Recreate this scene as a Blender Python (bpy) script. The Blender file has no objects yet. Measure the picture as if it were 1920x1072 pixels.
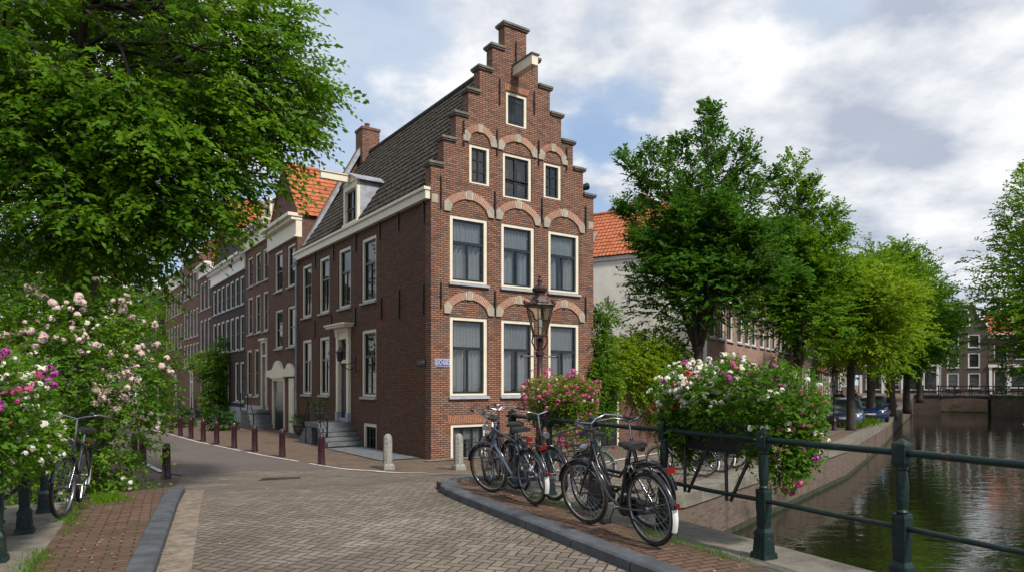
import bpy, bmesh, math, random
import numpy as np
from mathutils import Vector, Matrix
rnd = random.Random(7)
RS = np.random.RandomState(11)
scene = bpy.context.scene
COL = scene.collection
PI = math.pi

# ------------------------------------------------------------------ helpers
def tag(o, label=None, cat=None, group=None, kind=None):
    if label: o['label'] = label
    if cat: o['category'] = cat
    if group: o['group'] = group
    if kind: o['kind'] = kind
    return o

def empty(name, loc=(0, 0, 0), rz=0.0):
    o = bpy.data.objects.new(name, None)
    o.empty_display_size = 0.2
    o.location = loc
    o.rotation_euler = (0, 0, rz)
    COL.objects.link(o)
    return o

def link(name, me, parent=None, loc=None, rz=None):
    o = bpy.data.objects.new(name, me)
    COL.objects.link(o)
    if parent is not None: o.parent = parent
    if loc is not None: o.location = loc
    if rz is not None: o.rotation_euler = (0, 0, rz)
    return o

def copy_tree(o, parent=None):
    c = o.copy()
    COL.objects.link(c)
    if parent is not None: c.parent = parent
    for ch in [k for k in o.children]:
        copy_tree(ch, c)
    return c

def auto_uv(me):
    n = len(me.polygons)
    if n == 0: return
    nor = np.empty(n * 3, 'f'); me.polygons.foreach_get('normal', nor); nor = nor.reshape(-1, 3)
    co = np.empty(len(me.vertices) * 3, 'f'); me.vertices.foreach_get('co', co); co = co.reshape(-1, 3)
    li = np.empty(len(me.loops), 'i'); me.loops.foreach_get('vertex_index', li)
    tot = np.empty(n, 'i'); me.polygons.foreach_get('loop_total', tot)
    fi = np.repeat(np.arange(n), tot)
    hor = np.hypot(nor[:, 0], nor[:, 1])
    flat = hor < 0.25
    t = np.stack([-nor[:, 1], nor[:, 0], np.zeros(n)], 1) / np.maximum(hor, 1e-6)[:, None]
    t[flat] = (1, 0, 0)
    b = np.cross(nor, t)
    b[flat] = (0, 1, 0)
    p = co[li]
    uv = np.stack([(p * t[fi]).sum(1), (p * b[fi]).sum(1)], 1).astype('f')
    lay = me.uv_layers.new(name='UVMap')
    lay.data.foreach_set('uv', uv.ravel())

class MB:
    """collects shapes, then links them as one mesh object"""
    def __init__(s): s.v = []; s.f = []; s.m = []
    def add(s, vs, fs, mi=0):
        k = len(s.v); s.v += [tuple(x) for x in vs]
        s.f += [tuple(i + k for i in f) for f in fs]; s.m += [mi] * len(fs)
        return s
    def box(s, x0, x1, y0, y1, z0, z1, mi=0):
        return s.add([(x0,y0,z0),(x1,y0,z0),(x1,y1,z0),(x0,y1,z0),(x0,y0,z1),(x1,y0,z1),(x1,y1,z1),(x0,y1,z1)],
              [(0,3,2,1),(4,5,6,7),(0,1,5,4),(1,2,6,5),(2,3,7,6),(3,0,4,7)], mi)
    def frust(s, cx, cy, z0, z1, a0, b0, a1, b1, mi=0):
        return s.add([(cx-a0,cy-b0,z0),(cx+a0,cy-b0,z0),(cx+a0,cy+b0,z0),(cx-a0,cy+b0,z0),
                      (cx-a1,cy-b1,z1),(cx+a1,cy-b1,z1),(cx+a1,cy+b1,z1),(cx-a1,cy+b1,z1)],
              [(0,3,2,1),(4,5,6,7),(0,1,5,4),(1,2,6,5),(2,3,7,6),(3,0,4,7)], mi)
    def quad(s, a, b, c, d, mi=0): return s.add([a, b, c, d], [(0, 1, 2, 3)], mi)
    def prism(s, poly, fn, n0, n1, mi=0):
        """poly: 2-D outline (anticlockwise seen from outside); fn(a, n, z) -> point"""
        k = len(poly)
        vs = [fn(a, n0, z) for a, z in poly] + [fn(a, n1, z) for a, z in poly]
        fs = [tuple(range(k)), tuple(range(2*k-1, k-1, -1))]
        fs += [(i, i + k, (i+1) % k + k, (i+1) % k) for i in range(k)]
        return s.add(vs, fs, mi)
    def tube(s, pts, r, n=8, cap=True, mi=0):
        pts = [Vector(p) for p in pts]
        if isinstance(r, (int, float)): r = [r] * len(pts)
        k0 = len(s.v); up = None
        for i, p in enumerate(pts):
            d = (pts[min(i+1, len(pts)-1)] - pts[max(i-1, 0)])
            d = d.normalized() if d.length > 1e-9 else Vector((0, 0, 1))
            if up is None:
                up = Vector((0, 0, 1)) if abs(d.z) < .9 else Vector((1, 0, 0))
            x = d.cross(up)
            if x.length < 1e-6: x = d.orthogonal()
            x.normalize(); y = x.cross(d).normalized(); up = y
            for j in range(n):
                a = 2*PI*j/n
                q = p + (x*math.cos(a) + y*math.sin(a)) * r[i]
                s.v.append(tuple(q))
        for i in range(len(pts)-1):
            for j in range(n):
                a = k0+i*n+j; b = k0+i*n+(j+1) % n
                s.f.append((a, b, b+n, a+n)); s.m.append(mi)
        if cap:
            s.f.append(tuple(k0+j for j in range(n-1, -1, -1))); s.m.append(mi)
            e = k0+(len(pts)-1)*n
            s.f.append(tuple(e+j for j in range(n))); s.m.append(mi)
        return s
    def lathe(s, prof, cx=0, cy=0, cz=0, n=16, mi=0, rot=0.0, sq=False):
        k0 = len(s.v)
        for r, z in prof:
            for j in range(n):
                a = rot + 2*PI*j/n
                rr = r/max(abs(math.cos(a)), abs(math.sin(a))) if sq else r
                s.v.append((cx+rr*math.cos(a), cy+rr*math.sin(a), cz+z))
        for i in range(len(prof)-1):
            for j in range(n):
                a = k0+i*n+j; b = k0+i*n+(j+1) % n
                s.f.append((a, b, b+n, a+n)); s.m.append(mi)
        s.f.append(tuple(k0+j for j in range(n-1, -1, -1))); s.m.append(mi)
        e = k0+(len(prof)-1)*n
        s.f.append(tuple(e+j for j in range(n))); s.m.append(mi)
        return s
    def torus(s, c, R, r, ax='y', n=40, m=8, a0=0, a1=2*PI, mi=0, flat=1.0):
        k0 = len(s.v); full = abs(a1-a0-2*PI) < 1e-6
        cnt = n if full else n+1
        for i in range(cnt):
            a = a0+(a1-a0)*i/n
            for j in range(m):
                b = 2*PI*j/m
                q = R+r*math.cos(b); w = r*flat*math.sin(b)
                if ax == 'y': s.v.append((c[0]+q*math.cos(a), c[1]+w, c[2]+q*math.sin(a)))
                else: s.v.append((c[0]+q*math.cos(a), c[1]+q*math.sin(a), c[2]+w))
        for i in range(n):
            for j in range(m):
                a = k0+i*m+j; b = k0+i*m+(j+1) % m
                i2 = (i+1) % cnt
                c2 = k0+i2*m+(j+1) % m; d = k0+i2*m+j
                s.f.append((a, d, c2, b)); s.m.append(mi)
        return s
    def xf(s, M):
        s.v = [tuple(M @ Vector(p)) for p in s.v]; return s
    def mesh(s, name, mats, smooth=None):
        me = bpy.data.meshes.new(name)
        me.from_pydata(s.v, [], s.f)
        if not isinstance(mats, (list, tuple)): mats = [mats]
        for m in mats: me.materials.append(m)
        if len(mats) > 1: me.polygons.foreach_set('material_index', s.m)
        me.update()
        auto_uv(me)
        if smooth is not None:
            me.shade_smooth() if smooth >= 179 else me.set_sharp_from_angle(angle=math.radians(smooth))
            if smooth < 179:
                me.polygons.foreach_set('use_smooth', [True]*len(me.polygons))
                me.set_sharp_from_angle(angle=math.radians(smooth))
        return me
    def build(s, name, mats, parent=None, smooth=None, loc=None, rz=None):
        return link(name, s.mesh(name, mats, smooth), parent, loc, rz)

def np_mesh(name, V, Fq, mat, uv=False):
    """quads from numpy arrays"""
    me = bpy.data.meshes.new(name)
    V = np.asarray(V, 'f').reshape(-1, 3); Fq = np.asarray(Fq, 'i').reshape(-1, 4)
    me.vertices.add(len(V)); me.vertices.foreach_set('co', V.ravel())
    me.loops.add(Fq.size); me.loops.foreach_set('vertex_index', Fq.ravel())
    me.polygons.add(len(Fq))
    me.polygons.foreach_set('loop_start', np.arange(len(Fq), dtype='i')*4)
    me.materials.append(mat)
    me.update(calc_edges=True)
    if uv: auto_uv(me)
    return me

# ------------------------------------------------------------------ materials
class NT:
    def __init__(s, name, world=False):
        if world:
            s.m = bpy.data.worlds.new(name); s.m.use_nodes = True
        else:
            s.m = bpy.data.materials.new(name); s.m.use_nodes = True
        s.t = s.m.node_tree; s.t.nodes.clear()
    def n(s, typ, ins=None, **kw):
        o = s.t.nodes.new(typ)
        for k, v in kw.items(): setattr(o, k, v)
        for k, v in (ins or {}).items(): s.set(o, k, v)
        return o
    def set(s, o, k, v):
        sock = o.inputs[k]
        if isinstance(v, bpy.types.NodeSocket): s.t.links.new(v, sock)
        elif isinstance(v, bpy.types.Node): s.t.links.new(v.outputs[0], sock)
        else:
            if isinstance(v, (tuple, list)) and len(v) == 3 and sock.type == 'RGBA': v = (*v, 1)
            sock.default_value = v
    def math(s, op, a, b=0.0, c=0.0, clamp=False):
        o = s.n('ShaderNodeMath', {0: a, 1: b, 2: c}, operation=op); o.use_clamp = clamp
        return o.outputs[0]
    def mix(s, f, a, b, mode='MIX'):
        o = s.n('ShaderNodeMix', data_type='RGBA', blend_type=mode)
        s.set(o, 0, f); s.set(o, 6, a); s.set(o, 7, b)
        return o.outputs[2]
    def ramp(s, f, p0, p1, smooth=True):
        o = s.n('ShaderNodeMapRange', {0: f, 1: p0, 2: p1, 3: 0.0, 4: 1.0})
        o.interpolation_type = 'SMOOTHSTEP' if smooth else 'LINEAR'
        return o.outputs[0]
    def noise(s, vec, scale, detail=4.0, rough=.55, dist=0.0):
        return s.n('ShaderNodeTexNoise', {'Vector': vec, 'Scale': scale, 'Detail': detail, 'Roughness': rough, 'Distortion': dist}).outputs[0]
    def coord(s, which='Object'):
        return s.n('ShaderNodeTexCoord').outputs[which]
    def bump(s, h, strength, dist=.01):
        return s.n('ShaderNodeBump', {'Height': h, 'Strength': strength, 'Distance': dist}).outputs[0]
    def bsdf(s, **kw):
        p = s.n('ShaderNodeBsdfPrincipled')
        nm = dict(col='Base Color', rough='Roughness', metal='Metallic', normal='Normal', spec='Specular IOR Level', coat='Coat Weight', ior='IOR', trans='Transmission Weight')
        for k, v in kw.items(): s.set(p, nm.get(k, k), v)
        return p
    def out(s, sh, typ='ShaderNodeOutputMaterial'):
        o = s.n(typ); s.t.links.new(sh if isinstance(sh, bpy.types.NodeSocket) else sh.outputs[0], o.inputs['Surface'])
        return s.m

def mul(c, k): return tuple(x*k for x in c)

def plain(name, col, rough=.6, metal=0.0, var=.25, scale=6.0, bump=0.0, bscale=40.0, spec=.5, coat=0.0, col2=None, grime=0.0, rust=0.0):
    t = NT(name); co = t.coord()
    n1 = t.noise(co, scale, 6, .6)
    c = t.mix(t.ramp(n1, .3, .7), mul(col, 1-var), col2 or mul(col, 1+var))
    if grime:
        n2 = t.noise(co, scale*.35, 8, .7, .6)
        c = t.mix(t.math('MULTIPLY', t.ramp(n2, .52, .7), grime), c, (.05, .045, .035))
    if rust:
        c = t.mix(t.math('MULTIPLY', t.ramp(t.noise(co, 13, 6, .65, .3), .625, .66), rust), c, (.13, .042, .024))
    kw = dict(col=c, rough=t.math('ADD', t.math('MULTIPLY', n1, .2), rough-.1), metal=metal, spec=spec, coat=coat)
    if bump: kw['normal'] = t.bump(t.noise(co, bscale, 5, .6), bump, .02)
    return t.out(t.bsdf(**kw))

def brick(name, ca, cb, mortar, w=.215, h=.064, m=.010, stain=.5, dark=(.06, .045, .04), bump=.5, rough=.85):
    t = NT(name)
    uv = t.n('ShaderNodeUVMap', uv_map='UVMap').outputs[0]
    wob = t.n('ShaderNodeVectorMath', {0: uv, 1: (0, 0, 0)}, operation='ADD')
    nz = t.n('ShaderNodeTexNoise', {'Vector': uv, 'Scale': 3.0, 'Detail': 2.0})
    sub = t.n('ShaderNodeVectorMath', {0: nz.outputs[1], 1: (.5, .5, .5)}, operation='SUBTRACT')
    sc = t.n('ShaderNodeVectorMath', {0: sub, 'Scale': .012}, operation='SCALE')
    t.set(wob, 1, sc)
    b = t.n('ShaderNodeTexBrick', {'Vector': wob, 'Color1': (0, 0, 0), 'Color2': (1, 1, 1), 'Mortar': (.5, .5, .5),
        'Scale': 1.0, 'Mortar Size': m, 'Mortar Smooth': .25, 'Brick Width': w, 'Row Height': h, 'Bias': 0.0}, offset=.5)
    big = t.noise(uv, .7, 8, .65, .4)
    mid = t.noise(uv, 5.0, 4, .6)
    fine = t.noise(uv, 60.0, 3, .6)
    f = t.math('ADD', b.outputs[0], t.math('MULTIPLY', t.math('SUBTRACT', mid, .5), .9), clamp=True)
    c = t.mix(f, ca, cb)
    # single burnt and pale bricks
    c = t.mix(t.math('MULTIPLY', t.ramp(b.outputs[0], .86, .9), .7), c, dark)
    c = t.mix(t.math('MULTIPLY', fine, .35), c, mul(ca, .5))
    c = t.mix(b.outputs[1], c, t.mix(mid, mul(mortar, .75), mul(mortar, 1.25)))
    c = t.mix(t.math('MULTIPLY', t.ramp(big, .5, .72), stain), c, mul(dark, .9))
    c = t.mix(t.math('MULTIPLY', t.ramp(t.noise(uv, 1.3, 7, .7, 1.0), .6, .75), stain*.3), c, (.42, .38, .34))
    sm = t.n('ShaderNodeMapping', {'Vector': uv, 'Scale': (2.2, .22, 1)})
    c = t.mix(t.math('MULTIPLY', t.ramp(t.noise(sm, 1.0, 6, .62, .2), .53, .70), stain*.55), c, mul(dark, .8))
    hgt = t.math('ADD', t.math('SUBTRACT', 1.0, b.outputs[1]), t.math('MULTIPLY', fine, .5))
    return t.out(t.bsdf(col=c, rough=rough, normal=t.bump(hgt, bump, .012), spec=.3))

def herring(name, unit, ang, ca, cb, joint, wide=.06):
    """herringbone of 2:1 blocks (block width = unit)"""
    t = NT(name); co = t.coord()
    mp = t.n('ShaderNodeMapping', {'Vector': co, 'Rotation': (0, 0, ang), 'Scale': (1/unit, 1/unit, 1/unit)})
    # slight wobble so that the laying is not perfect
    nz = t.n('ShaderNodeTexNoise', {'Vector': mp, 'Scale': .5, 'Detail': 2.0})
    sub = t.n('ShaderNodeVectorMath', {0: nz.outputs[1], 1: (.5, .5, .5)}, operation='SUBTRACT')
    sc = t.n('ShaderNodeVectorMath', {0: sub, 'Scale': .45}, operation='SCALE')
    v = t.n('ShaderNodeVectorMath', {0: mp, 1: sc}, operation='ADD')
    sp = t.n('ShaderNodeSeparateXYZ', {0: v})
    x, y = sp.outputs[0], sp.outputs[1]
    i, j = t.math('FLOOR', x), t.math('FLOOR', y)
    fx, fy = t.math('SUBTRACT', x, i), t.math('SUBTRACT', y, j)
    n = t.math('FLOORED_MODULO', t.math('SUBTRACT', i, j), 4.0)
    is_ = [t.math('COMPARE', n, float(k), .1) for k in range(4)]
    big = 9.0
    dl = t.math('ADD', fx, t.math('MULTIPLY', is_[1], big))
    dr = t.math('ADD', t.math('SUBTRACT', 1.0, fx), t.math('MULTIPLY', is_[0], big))
    db = t.math('ADD', fy, t.math('MULTIPLY', is_[2], big))
    dt = t.math('ADD', t.math('SUBTRACT', 1.0, fy), t.math('MULTIPLY', is_[3], big))
    d = t.math('MINIMUM', t.math('MINIMUM', dl, dr), t.math('MINIMUM', db, dt))
    bi = t.math('SUBTRACT', i, is_[1]); bj = t.math('SUBTRACT', j, is_[2])
    idv = t.n('ShaderNodeCombineXYZ', {0: bi, 1: bj, 2: t.math('ADD', is_[0], is_[1])})
    wn = t.n('ShaderNodeTexWhiteNoise', {'Vector': idv}, noise_dimensions='3D')
    rv = wn.outputs[0]
    fine = t.noise(co, 90.0, 4, .65); big_n = t.noise(co, .55, 7, .65, .5); mid = t.noise(co, 9.0, 4, .6)
    c = t.mix(rv, ca, cb)
    c = t.mix(t.math('MULTIPLY', t.ramp(rv, .9, .95), .5), c, (.07, .06, .055))
    c = t.mix(t.math('MULTIPLY', fine, .5), c, mul(ca, .55))
    c = t.mix(t.math('MULTIPLY', t.ramp(big_n, .42, .68), .55), c, mul(ca, .55))
    c = t.mix(t.math('MULTIPLY', t.ramp(t.noise(co, .9, 6, .6, .3), .55, .75), .35), c, (.5, .45, .38))
    tr = t.n('ShaderNodeMapping', {'Vector': co, 'Rotation': (0, 0, -math.atan2(.893, -.45)), 'Scale': (.09, 1.1, 1)})
    c = t.mix(t.math('MULTIPLY', t.ramp(t.noise(tr, 1.0, 5, .6), .45, .65), .45), c, mul(ca, .62))
    sp_ = t.noise(co, 2.6, 3, .5)
    c = t.mix(t.math('MULTIPLY', t.ramp(sp_, .69, .73), .55), c, (.045, .038, .033))
    edge = t.math('ADD', d, t.math('MULTIPLY', t.math('SUBTRACT', fine, .5), .05))
    jm = t.math('SUBTRACT', 1.0, t.ramp(edge, wide*.4, wide*1.5))
    c = t.mix(jm, c, t.mix(t.ramp(mid, .4, .65), joint, mul(joint, 2.2)))
    hgt = t.math('ADD', t.ramp(d, 0.0, wide*2.6), t.math('ADD', t.math('MULTIPLY', rv, .45), t.math('MULTIPLY', fine, .25)))
    return t.out(t.bsdf(col=c, rough=t.math('ADD', .62, t.math('MULTIPLY', mid, .25)), normal=t.bump(hgt, .8, .016), spec=.35))

def pavers(name, w, h, ang, ca, cb, joint, m=.010, moss=.5):
    t = NT(name); co = t.coord()
    mp = t.n('ShaderNodeMapping', {'Vector': co, 'Rotation': (0, 0, ang)})
    nz = t.n('ShaderNodeTexNoise', {'Vector': mp, 'Scale': 2.0, 'Detail': 2.0})
    sub = t.n('ShaderNodeVectorMath', {0: nz.outputs[1], 1: (.5, .5, .5)}, operation='SUBTRACT')
    sc = t.n('ShaderNodeVectorMath', {0: sub, 'Scale': .03}, operation='SCALE')
    v = t.n('ShaderNodeVectorMath', {0: mp, 1: sc}, operation='ADD')
    b = t.n('ShaderNodeTexBrick', {'Vector': v, 'Color1': (0, 0, 0), 'Color2': (1, 1, 1), 'Mortar': (.5, .5, .5),
        'Scale': 1.0, 'Mortar Size': m, 'Mortar Smooth': .3, 'Brick Width': w, 'Row Height': h}, offset=.5)
    fine = t.noise(co, 80.0, 4, .65); mid = t.noise(co, 6.0, 4, .6); big = t.noise(co, 1.1, 7, .65, .4)
    c = t.mix(b.outputs[0], ca, cb)
    c = t.mix(t.math('MULTIPLY', fine, .45), c, mul(ca, .5))
    c = t.mix(t.math('MULTIPLY', t.ramp(big, .45, .7), .6), c, mul(ca, .45))
    c = t.mix(t.math('MULTIPLY', t.ramp(mid, .6, .8), .25), c, (.4, .34, .28))
    jc = t.mix(t.math('MULTIPLY', t.ramp(big, .45, .6), moss), joint, (.07, .09, .02))
    c = t.mix(b.outputs[1], c, jc)
    hgt = t.math('ADD', t.math('SUBTRACT', 1.0, b.outputs[1]), t.math('ADD', t.math('MULTIPLY', fine, .3), t.math('MULTIPLY', b.outputs[0], .3)))
    return t.out(t.bsdf(col=c, rough=.8, normal=t.bump(hgt, .7, .014), spec=.3))

def leafmat(name, a, b, c3, trans=.35, rough=.5):
    t = NT(name)
    g = t.n('ShaderNodeNewGeometry').outputs['Random Per Island']
    co = t.coord()
    cl = t.noise(co, .9, 3, .5)
    c = t.mix(g, a, b)
    c = t.mix(t.math('MULTIPLY', t.ramp(cl, .45, .7), .7), c, c3)
    p = t.bsdf(col=c, rough=rough, spec=.16)
    tr = t.n('ShaderNodeBsdfTranslucent', {'Color': t.mix(.5, c, mul(c3, 1.6))})
    return t.out(t.n('ShaderNodeMixShader', {0: trans, 1: p, 2: tr}))

def petalmat(name, a, b):
    t = NT(name)
    g = t.n('ShaderNodeNewGeometry').outputs['Random Per Island']
    c = t.mix(g, a, b)
    p = t.bsdf(col=c, rough=.6, spec=.2)
    tr = t.n('ShaderNodeBsdfTranslucent', {'Color': c})
    return t.out(t.n('ShaderNodeMixShader', {0: .3, 1: p, 2: tr}))

def clear_pane(name, tint=(.75, .8, .8), refl=.10):
    t = NT(name)
    lw = t.n('ShaderNodeLayerWeight', {'Blend': .35})
    f = t.math('ADD', t.math('MULTIPLY', lw.outputs[0], .6), refl, clamp=True)
    nrm = t.bump(t.noise(t.coord(), 1.7, 2, .5), .15, .02)
    gl = t.n('ShaderNodeBsdfGlossy', {'Color': (.9, .95, 1, 1), 'Roughness': .02, 'Normal': nrm})
    tr = t.n('ShaderNodeBsdfTransparent', {'Color': (*tint, 1)})
    return t.out(t.n('ShaderNodeMixShader', {0: f, 1: tr, 2: gl}))

MAT = {}
MAT['front_brick'] = brick('lit_red_brown_brick', (.255, .118, .072), (.41, .207, .130), (.046, .036, .030), m=.014, stain=.6)
MAT['arch_brick'] = plain('arch_brick', (.34, .15, .088), .85, var=.3, scale=14, bump=.3)
MAT['arch_joint'] = plain('arch_mortar', (.50, .44, .36), .9, var=.2, scale=20)
MAT['stone'] = plain('pale_sandstone', (.34, .295, .23), .85, var=.18, scale=5, bump=.2, grime=.3)
MAT['coping'] = plain('grey_cap_stone', (.15, .135, .115), .85, var=.35, scale=4, bump=.3, grime=.5)
MAT['cream'] = plain('cream_paint', (.70, .64, .50), .45, var=.05, scale=3, grime=.12)
MAT['white'] = plain('white_paint', (.80, .79, .74), .45, var=.05, scale=3, grime=.12)
MAT['sash'] = plain('dark_green_black_paint', (.012, .018, .020), .3, var=.2)
MAT['lead'] = plain('grey_lead', (.30, .32, .35), .45, metal=.3, var=.25, scale=3, grime=.3)
MAT['sill'] = plain('blue_grey_sill', (.33, .36, .39), .6, var=.15, scale=5)
MAT['iron'] = plain('black_iron', (.014, .014, .015), .45, metal=.4, var=.3)
MAT['pane'] = clear_pane('window_glass', (.66, .69, .69), .05)
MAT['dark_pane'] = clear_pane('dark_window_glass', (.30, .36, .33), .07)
MAT['opaque_pane'] = NT('reflecting_glass').m
def _op():
    t = NT('reflecting_glass'); g = t.noise(t.coord(), .8, 2)
    return t.out(t.bsdf(col=t.mix(g, (.012, .015, .016), (.05, .055, .055)), rough=.06, spec=.9, normal=t.bump(t.noise(t.coord(), 2.0, 2), .12, .02)))
MAT['opaque_pane'] = _op()
MAT['curtain'] = plain('grey_white_net', (.60, .61, .61), .9, var=.08, scale=8)
MAT['roof_dark'] = plain('dark_pantile', (.036, .032, .027), .85, var=.5, scale=7, bump=.4, col2=(.075, .064, .050), grime=.4, spec=.2)
MAT['roof_orange'] = plain('orange_pantile', (.40, .115, .044), .75, var=.35, scale=6, bump=.2, grime=.35)
MAT['blue_stone'] = plain('blue_grey_stone', (.13, .14, .15), .75, var=.25, scale=5, bump=.35, grime=.4)
MAT['kerb'] = plain('blue_grey_kerb_stone', (.075, .082, .092), .7, var=.3, scale=4, bump=.35, bscale=60, grime=.35)
MAT['concrete'] = plain('weathered_stone_edge', (.165, .148, .118), .9, var=.3, scale=3, bump=.5, bscale=30, grime=.75)
MAT['rail_green'] = plain('dark_green_rail_paint', (.005, .019, .017), .42, var=.35, scale=9, spec=.35, bump=.3, bscale=25, grime=.3, rust=.8)
MAT['black_paint'] = plain('black_bicycle_paint', (.010, .010, .012), .25, var=.3, spec=.6, coat=.4)
MAT['blue_paint'] = plain('dark_blue_bicycle_paint', (.015, .025, .06), .25, var=.3, spec=.6, coat=.4)
MAT['silver_paint'] = plain('silver_blue_bicycle_paint', (.085, .11, .145), .3, metal=.4, var=.2)
MAT['teal_paint'] = plain('teal_bicycle_paint', (.05, .22, .24), .35, var=.2)
MAT['rubber'] = plain('black_rubber', (.018, .017, .016), .8, var=.4, scale=20)
MAT['spoke'] = plain('dull_spoke_steel', (.16, .16, .165), .4, metal=.9, var=.2)
MAT['chrome'] = plain('worn_chrome', (.34, .34, .35), .28, metal=1.0, var=.12, scale=12)
MAT['red_lens'] = plain('red_reflector', (.20, .006, .008), .2, var=.2, coat=.5)
MAT['white_plastic'] = plain('white_plastic', (.75, .75, .73), .4, var=.1, grime=.3)
MAT['saddle'] = plain('black_saddle', (.014, .013, .013), .5, var=.4, scale=14)
MAT['bollard'] = plain('dark_red_bollard_paint', (.032, .006, .010), .4, var=.35, scale=7, coat=.2, grime=.3)
MAT['lamp_red'] = plain('brown_red_lamp_paint', (.034, .009, .010), .4, var=.5, scale=8, bump=.3, bscale=30, grime=.3)
MAT['granite'] = plain('pitted_granite', (.27, .255, .225), .9, var=.3, scale=18, bump=.7, bscale=50, grime=.5)
MAT['bark'] = plain('dark_bark', (.045, .034, .026), .9, var=.5, scale=5, bump=1.0, bscale=14)
MAT['planter'] = plain('black_planter_box', (.012, .014, .013), .55, var=.4, scale=6)
MAT['plaster'] = plain('cream_white_plaster', (.86, .84, .76), .85, var=.06, scale=1.5, grime=.18)
MAT['clay'] = plain('dark_clay_pot', (.045, .04, .036), .8, var=.3)
MAT['line_white'] = plain('worn_white_line', (.46, .45, .42), .8, var=.3, scale=5, grime=.5)
MAT['soil_moss'] = plain('green_moss', (.026, .030, .012), .95, var=.5, scale=4, bump=.6)
MAT['iron_cover'] = plain('rusty_iron_cover', (.05, .035, .028), .7, metal=.4, var=.4, bump=.8, bscale=60)
# ------------------------------------------------------------------ ground frame
AX = np.array([-.45, .893]); BX = np.array([.893, .45]); EYE = 2.3
CDIR = np.array([.53, .848]); RDIR = np.array([.848, -.53])
def ss(a, b, x):
    t = min(1.0, max(0.0, (x-a)/(b-a))); return t*t*(3-2*t)
def zf(x, y):
    t = -.45*x+.893*y; l = .893*x+.45*y
    z = .68*(1-ss(9.5, 18, t))*ss(-7.5, -2.4, l)*(1-ss(5.2, 9.5, l))
    q = .53*x+.848*y
    return z + .95*ss(74, 87, q)*ss(-30, 10, l)
def W(t, l, z=None):
    p = AX*t + BX*l
    return Vector((p[0], p[1], zf(p[0], p[1]) if z is None else z))
def at(px, py):
    d = 12.0
    for k in range(60):
        x = (px-960)/1270*d
        dn = (EYE-zf(x, d))*1270/max(py-718, 1)
        d = .5*d+.5*dn
    return Vector(((px-960)/1270*d, d, zf((px-960)/1270*d, d)))

def sheet(name, poly, off, mat, step=.5, kind='structure', zfun=zf):
    bm = bmesh.new()
    vs = [bm.verts.new((p[0], p[1], 0)) for p in poly]
    f = bm.faces.new(vs); bm.normal_update()
    if f.normal.z < 0: f.normal_flip()
    xs = [p[0] for p in poly]; ys = [p[1] for p in poly]
    for ax, lo, hi in ((0, min(xs), max(xs)), (1, min(ys), max(ys))):
        k = math.ceil(lo/step)*step
        while k < hi:
            co = [0, 0, 0]; no = [0, 0, 0]; co[ax] = k; no[ax] = 1
            bmesh.ops.bisect_plane(bm, geom=bm.verts[:]+bm.edges[:]+bm.faces[:], plane_co=co, plane_no=no)
            k += step
    bmesh.ops.triangulate(bm, faces=bm.faces[:])
    for v in bm.verts: v.co.z = zfun(v.co.x, v.co.y)+off
    bmesh.ops.recalc_face_normals(bm, faces=bm.faces[:])
    if sum(f.normal.z for f in bm.faces) < 0: bmesh.ops.reverse_faces(bm, faces=bm.faces[:])
    me = bpy.data.meshes.new(name); bm.to_mesh(me); bm.free()
    me.materials.append(mat); auto_uv(me)
    o = link(name, me); tag(o, kind=kind)
    return o

A45 = -(math.atan2(.893, -.45) + PI/4)
M_HERR = herring('herringbone_road_brick', .098, A45, (.165, .134, .104), (.295, .245, .196), (.030, .023, .018), .062)
M_PAVE_R = pavers('red_brown_pavement_brick', .21, .085, -math.atan2(.45, .893), (.125, .070, .050), (.205, .120, .085), (.028, .022, .016))
M_PAVE_S = pavers('street_pavement_brick', .2, .1, -.6, (.150, .105, .075), (.235, .165, .12), (.05, .038, .028), moss=.2)
def _asph():
    t = NT('worn_asphalt'); co = t.coord()
    f = t.noise(co, 120, 4, .7); b = t.noise(co, .5, 7, .65, .4); m = t.noise(co, 3, 5, .6)
    c = t.mix(b, (.105, .084, .074), (.175, .144, .128))
    c = t.mix(t.math('MULTIPLY', f, .5), c, (.075, .065, .062))
    c = t.mix(t.math('MULTIPLY', t.ramp(m, .6, .7), .35), c, (.09, .078, .075))
    return t.out(t.bsdf(col=c, rough=.85, normal=t.bump(f, .4, .01), spec=.3))
M_ASPH = _asph()
M_QUAY = brick('quay_brick', (.130, .086, .062), (.20, .135, .10), (.125, .105, .085), stain=.95, dark=(.055, .045, .035))

# ------------------------------------------------------------------ water
def _water():
    t = NT('canal_water'); co = t.coord()
    mp = t.n('ShaderNodeMapping', {'Vector': co, 'Rotation': (0, 0, -math.atan2(-.53, .848)), 'Scale': (1.0, 1.7, 1)})
    n1 = t.noise(mp, 1.1, 3, .5, .4); n2 = t.noise(mp, 5.0, 3, .55, .6); n3 = t.noise(co, .12, 3, .5)
    amp = t.ramp(n3, .35, .7)
    h = t.math('ADD', n1, t.math('MULTIPLY', n2, t.math('ADD', .06, t.math('MULTIPLY', amp, .12))))
    return t.out(t.bsdf(col=(.011, .013, .006), rough=.015, spec=.6, ior=1.75, normal=t.bump(h, .16, .10)))
M_WATER = _water()
wb = MB(); wb.quad((-60, -40, -1.2), (140, -40, -1.2), (140, 130, -1.2), (-60, 130, -1.2))
tag(wb.build('water', M_WATER), kind='structure')

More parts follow.
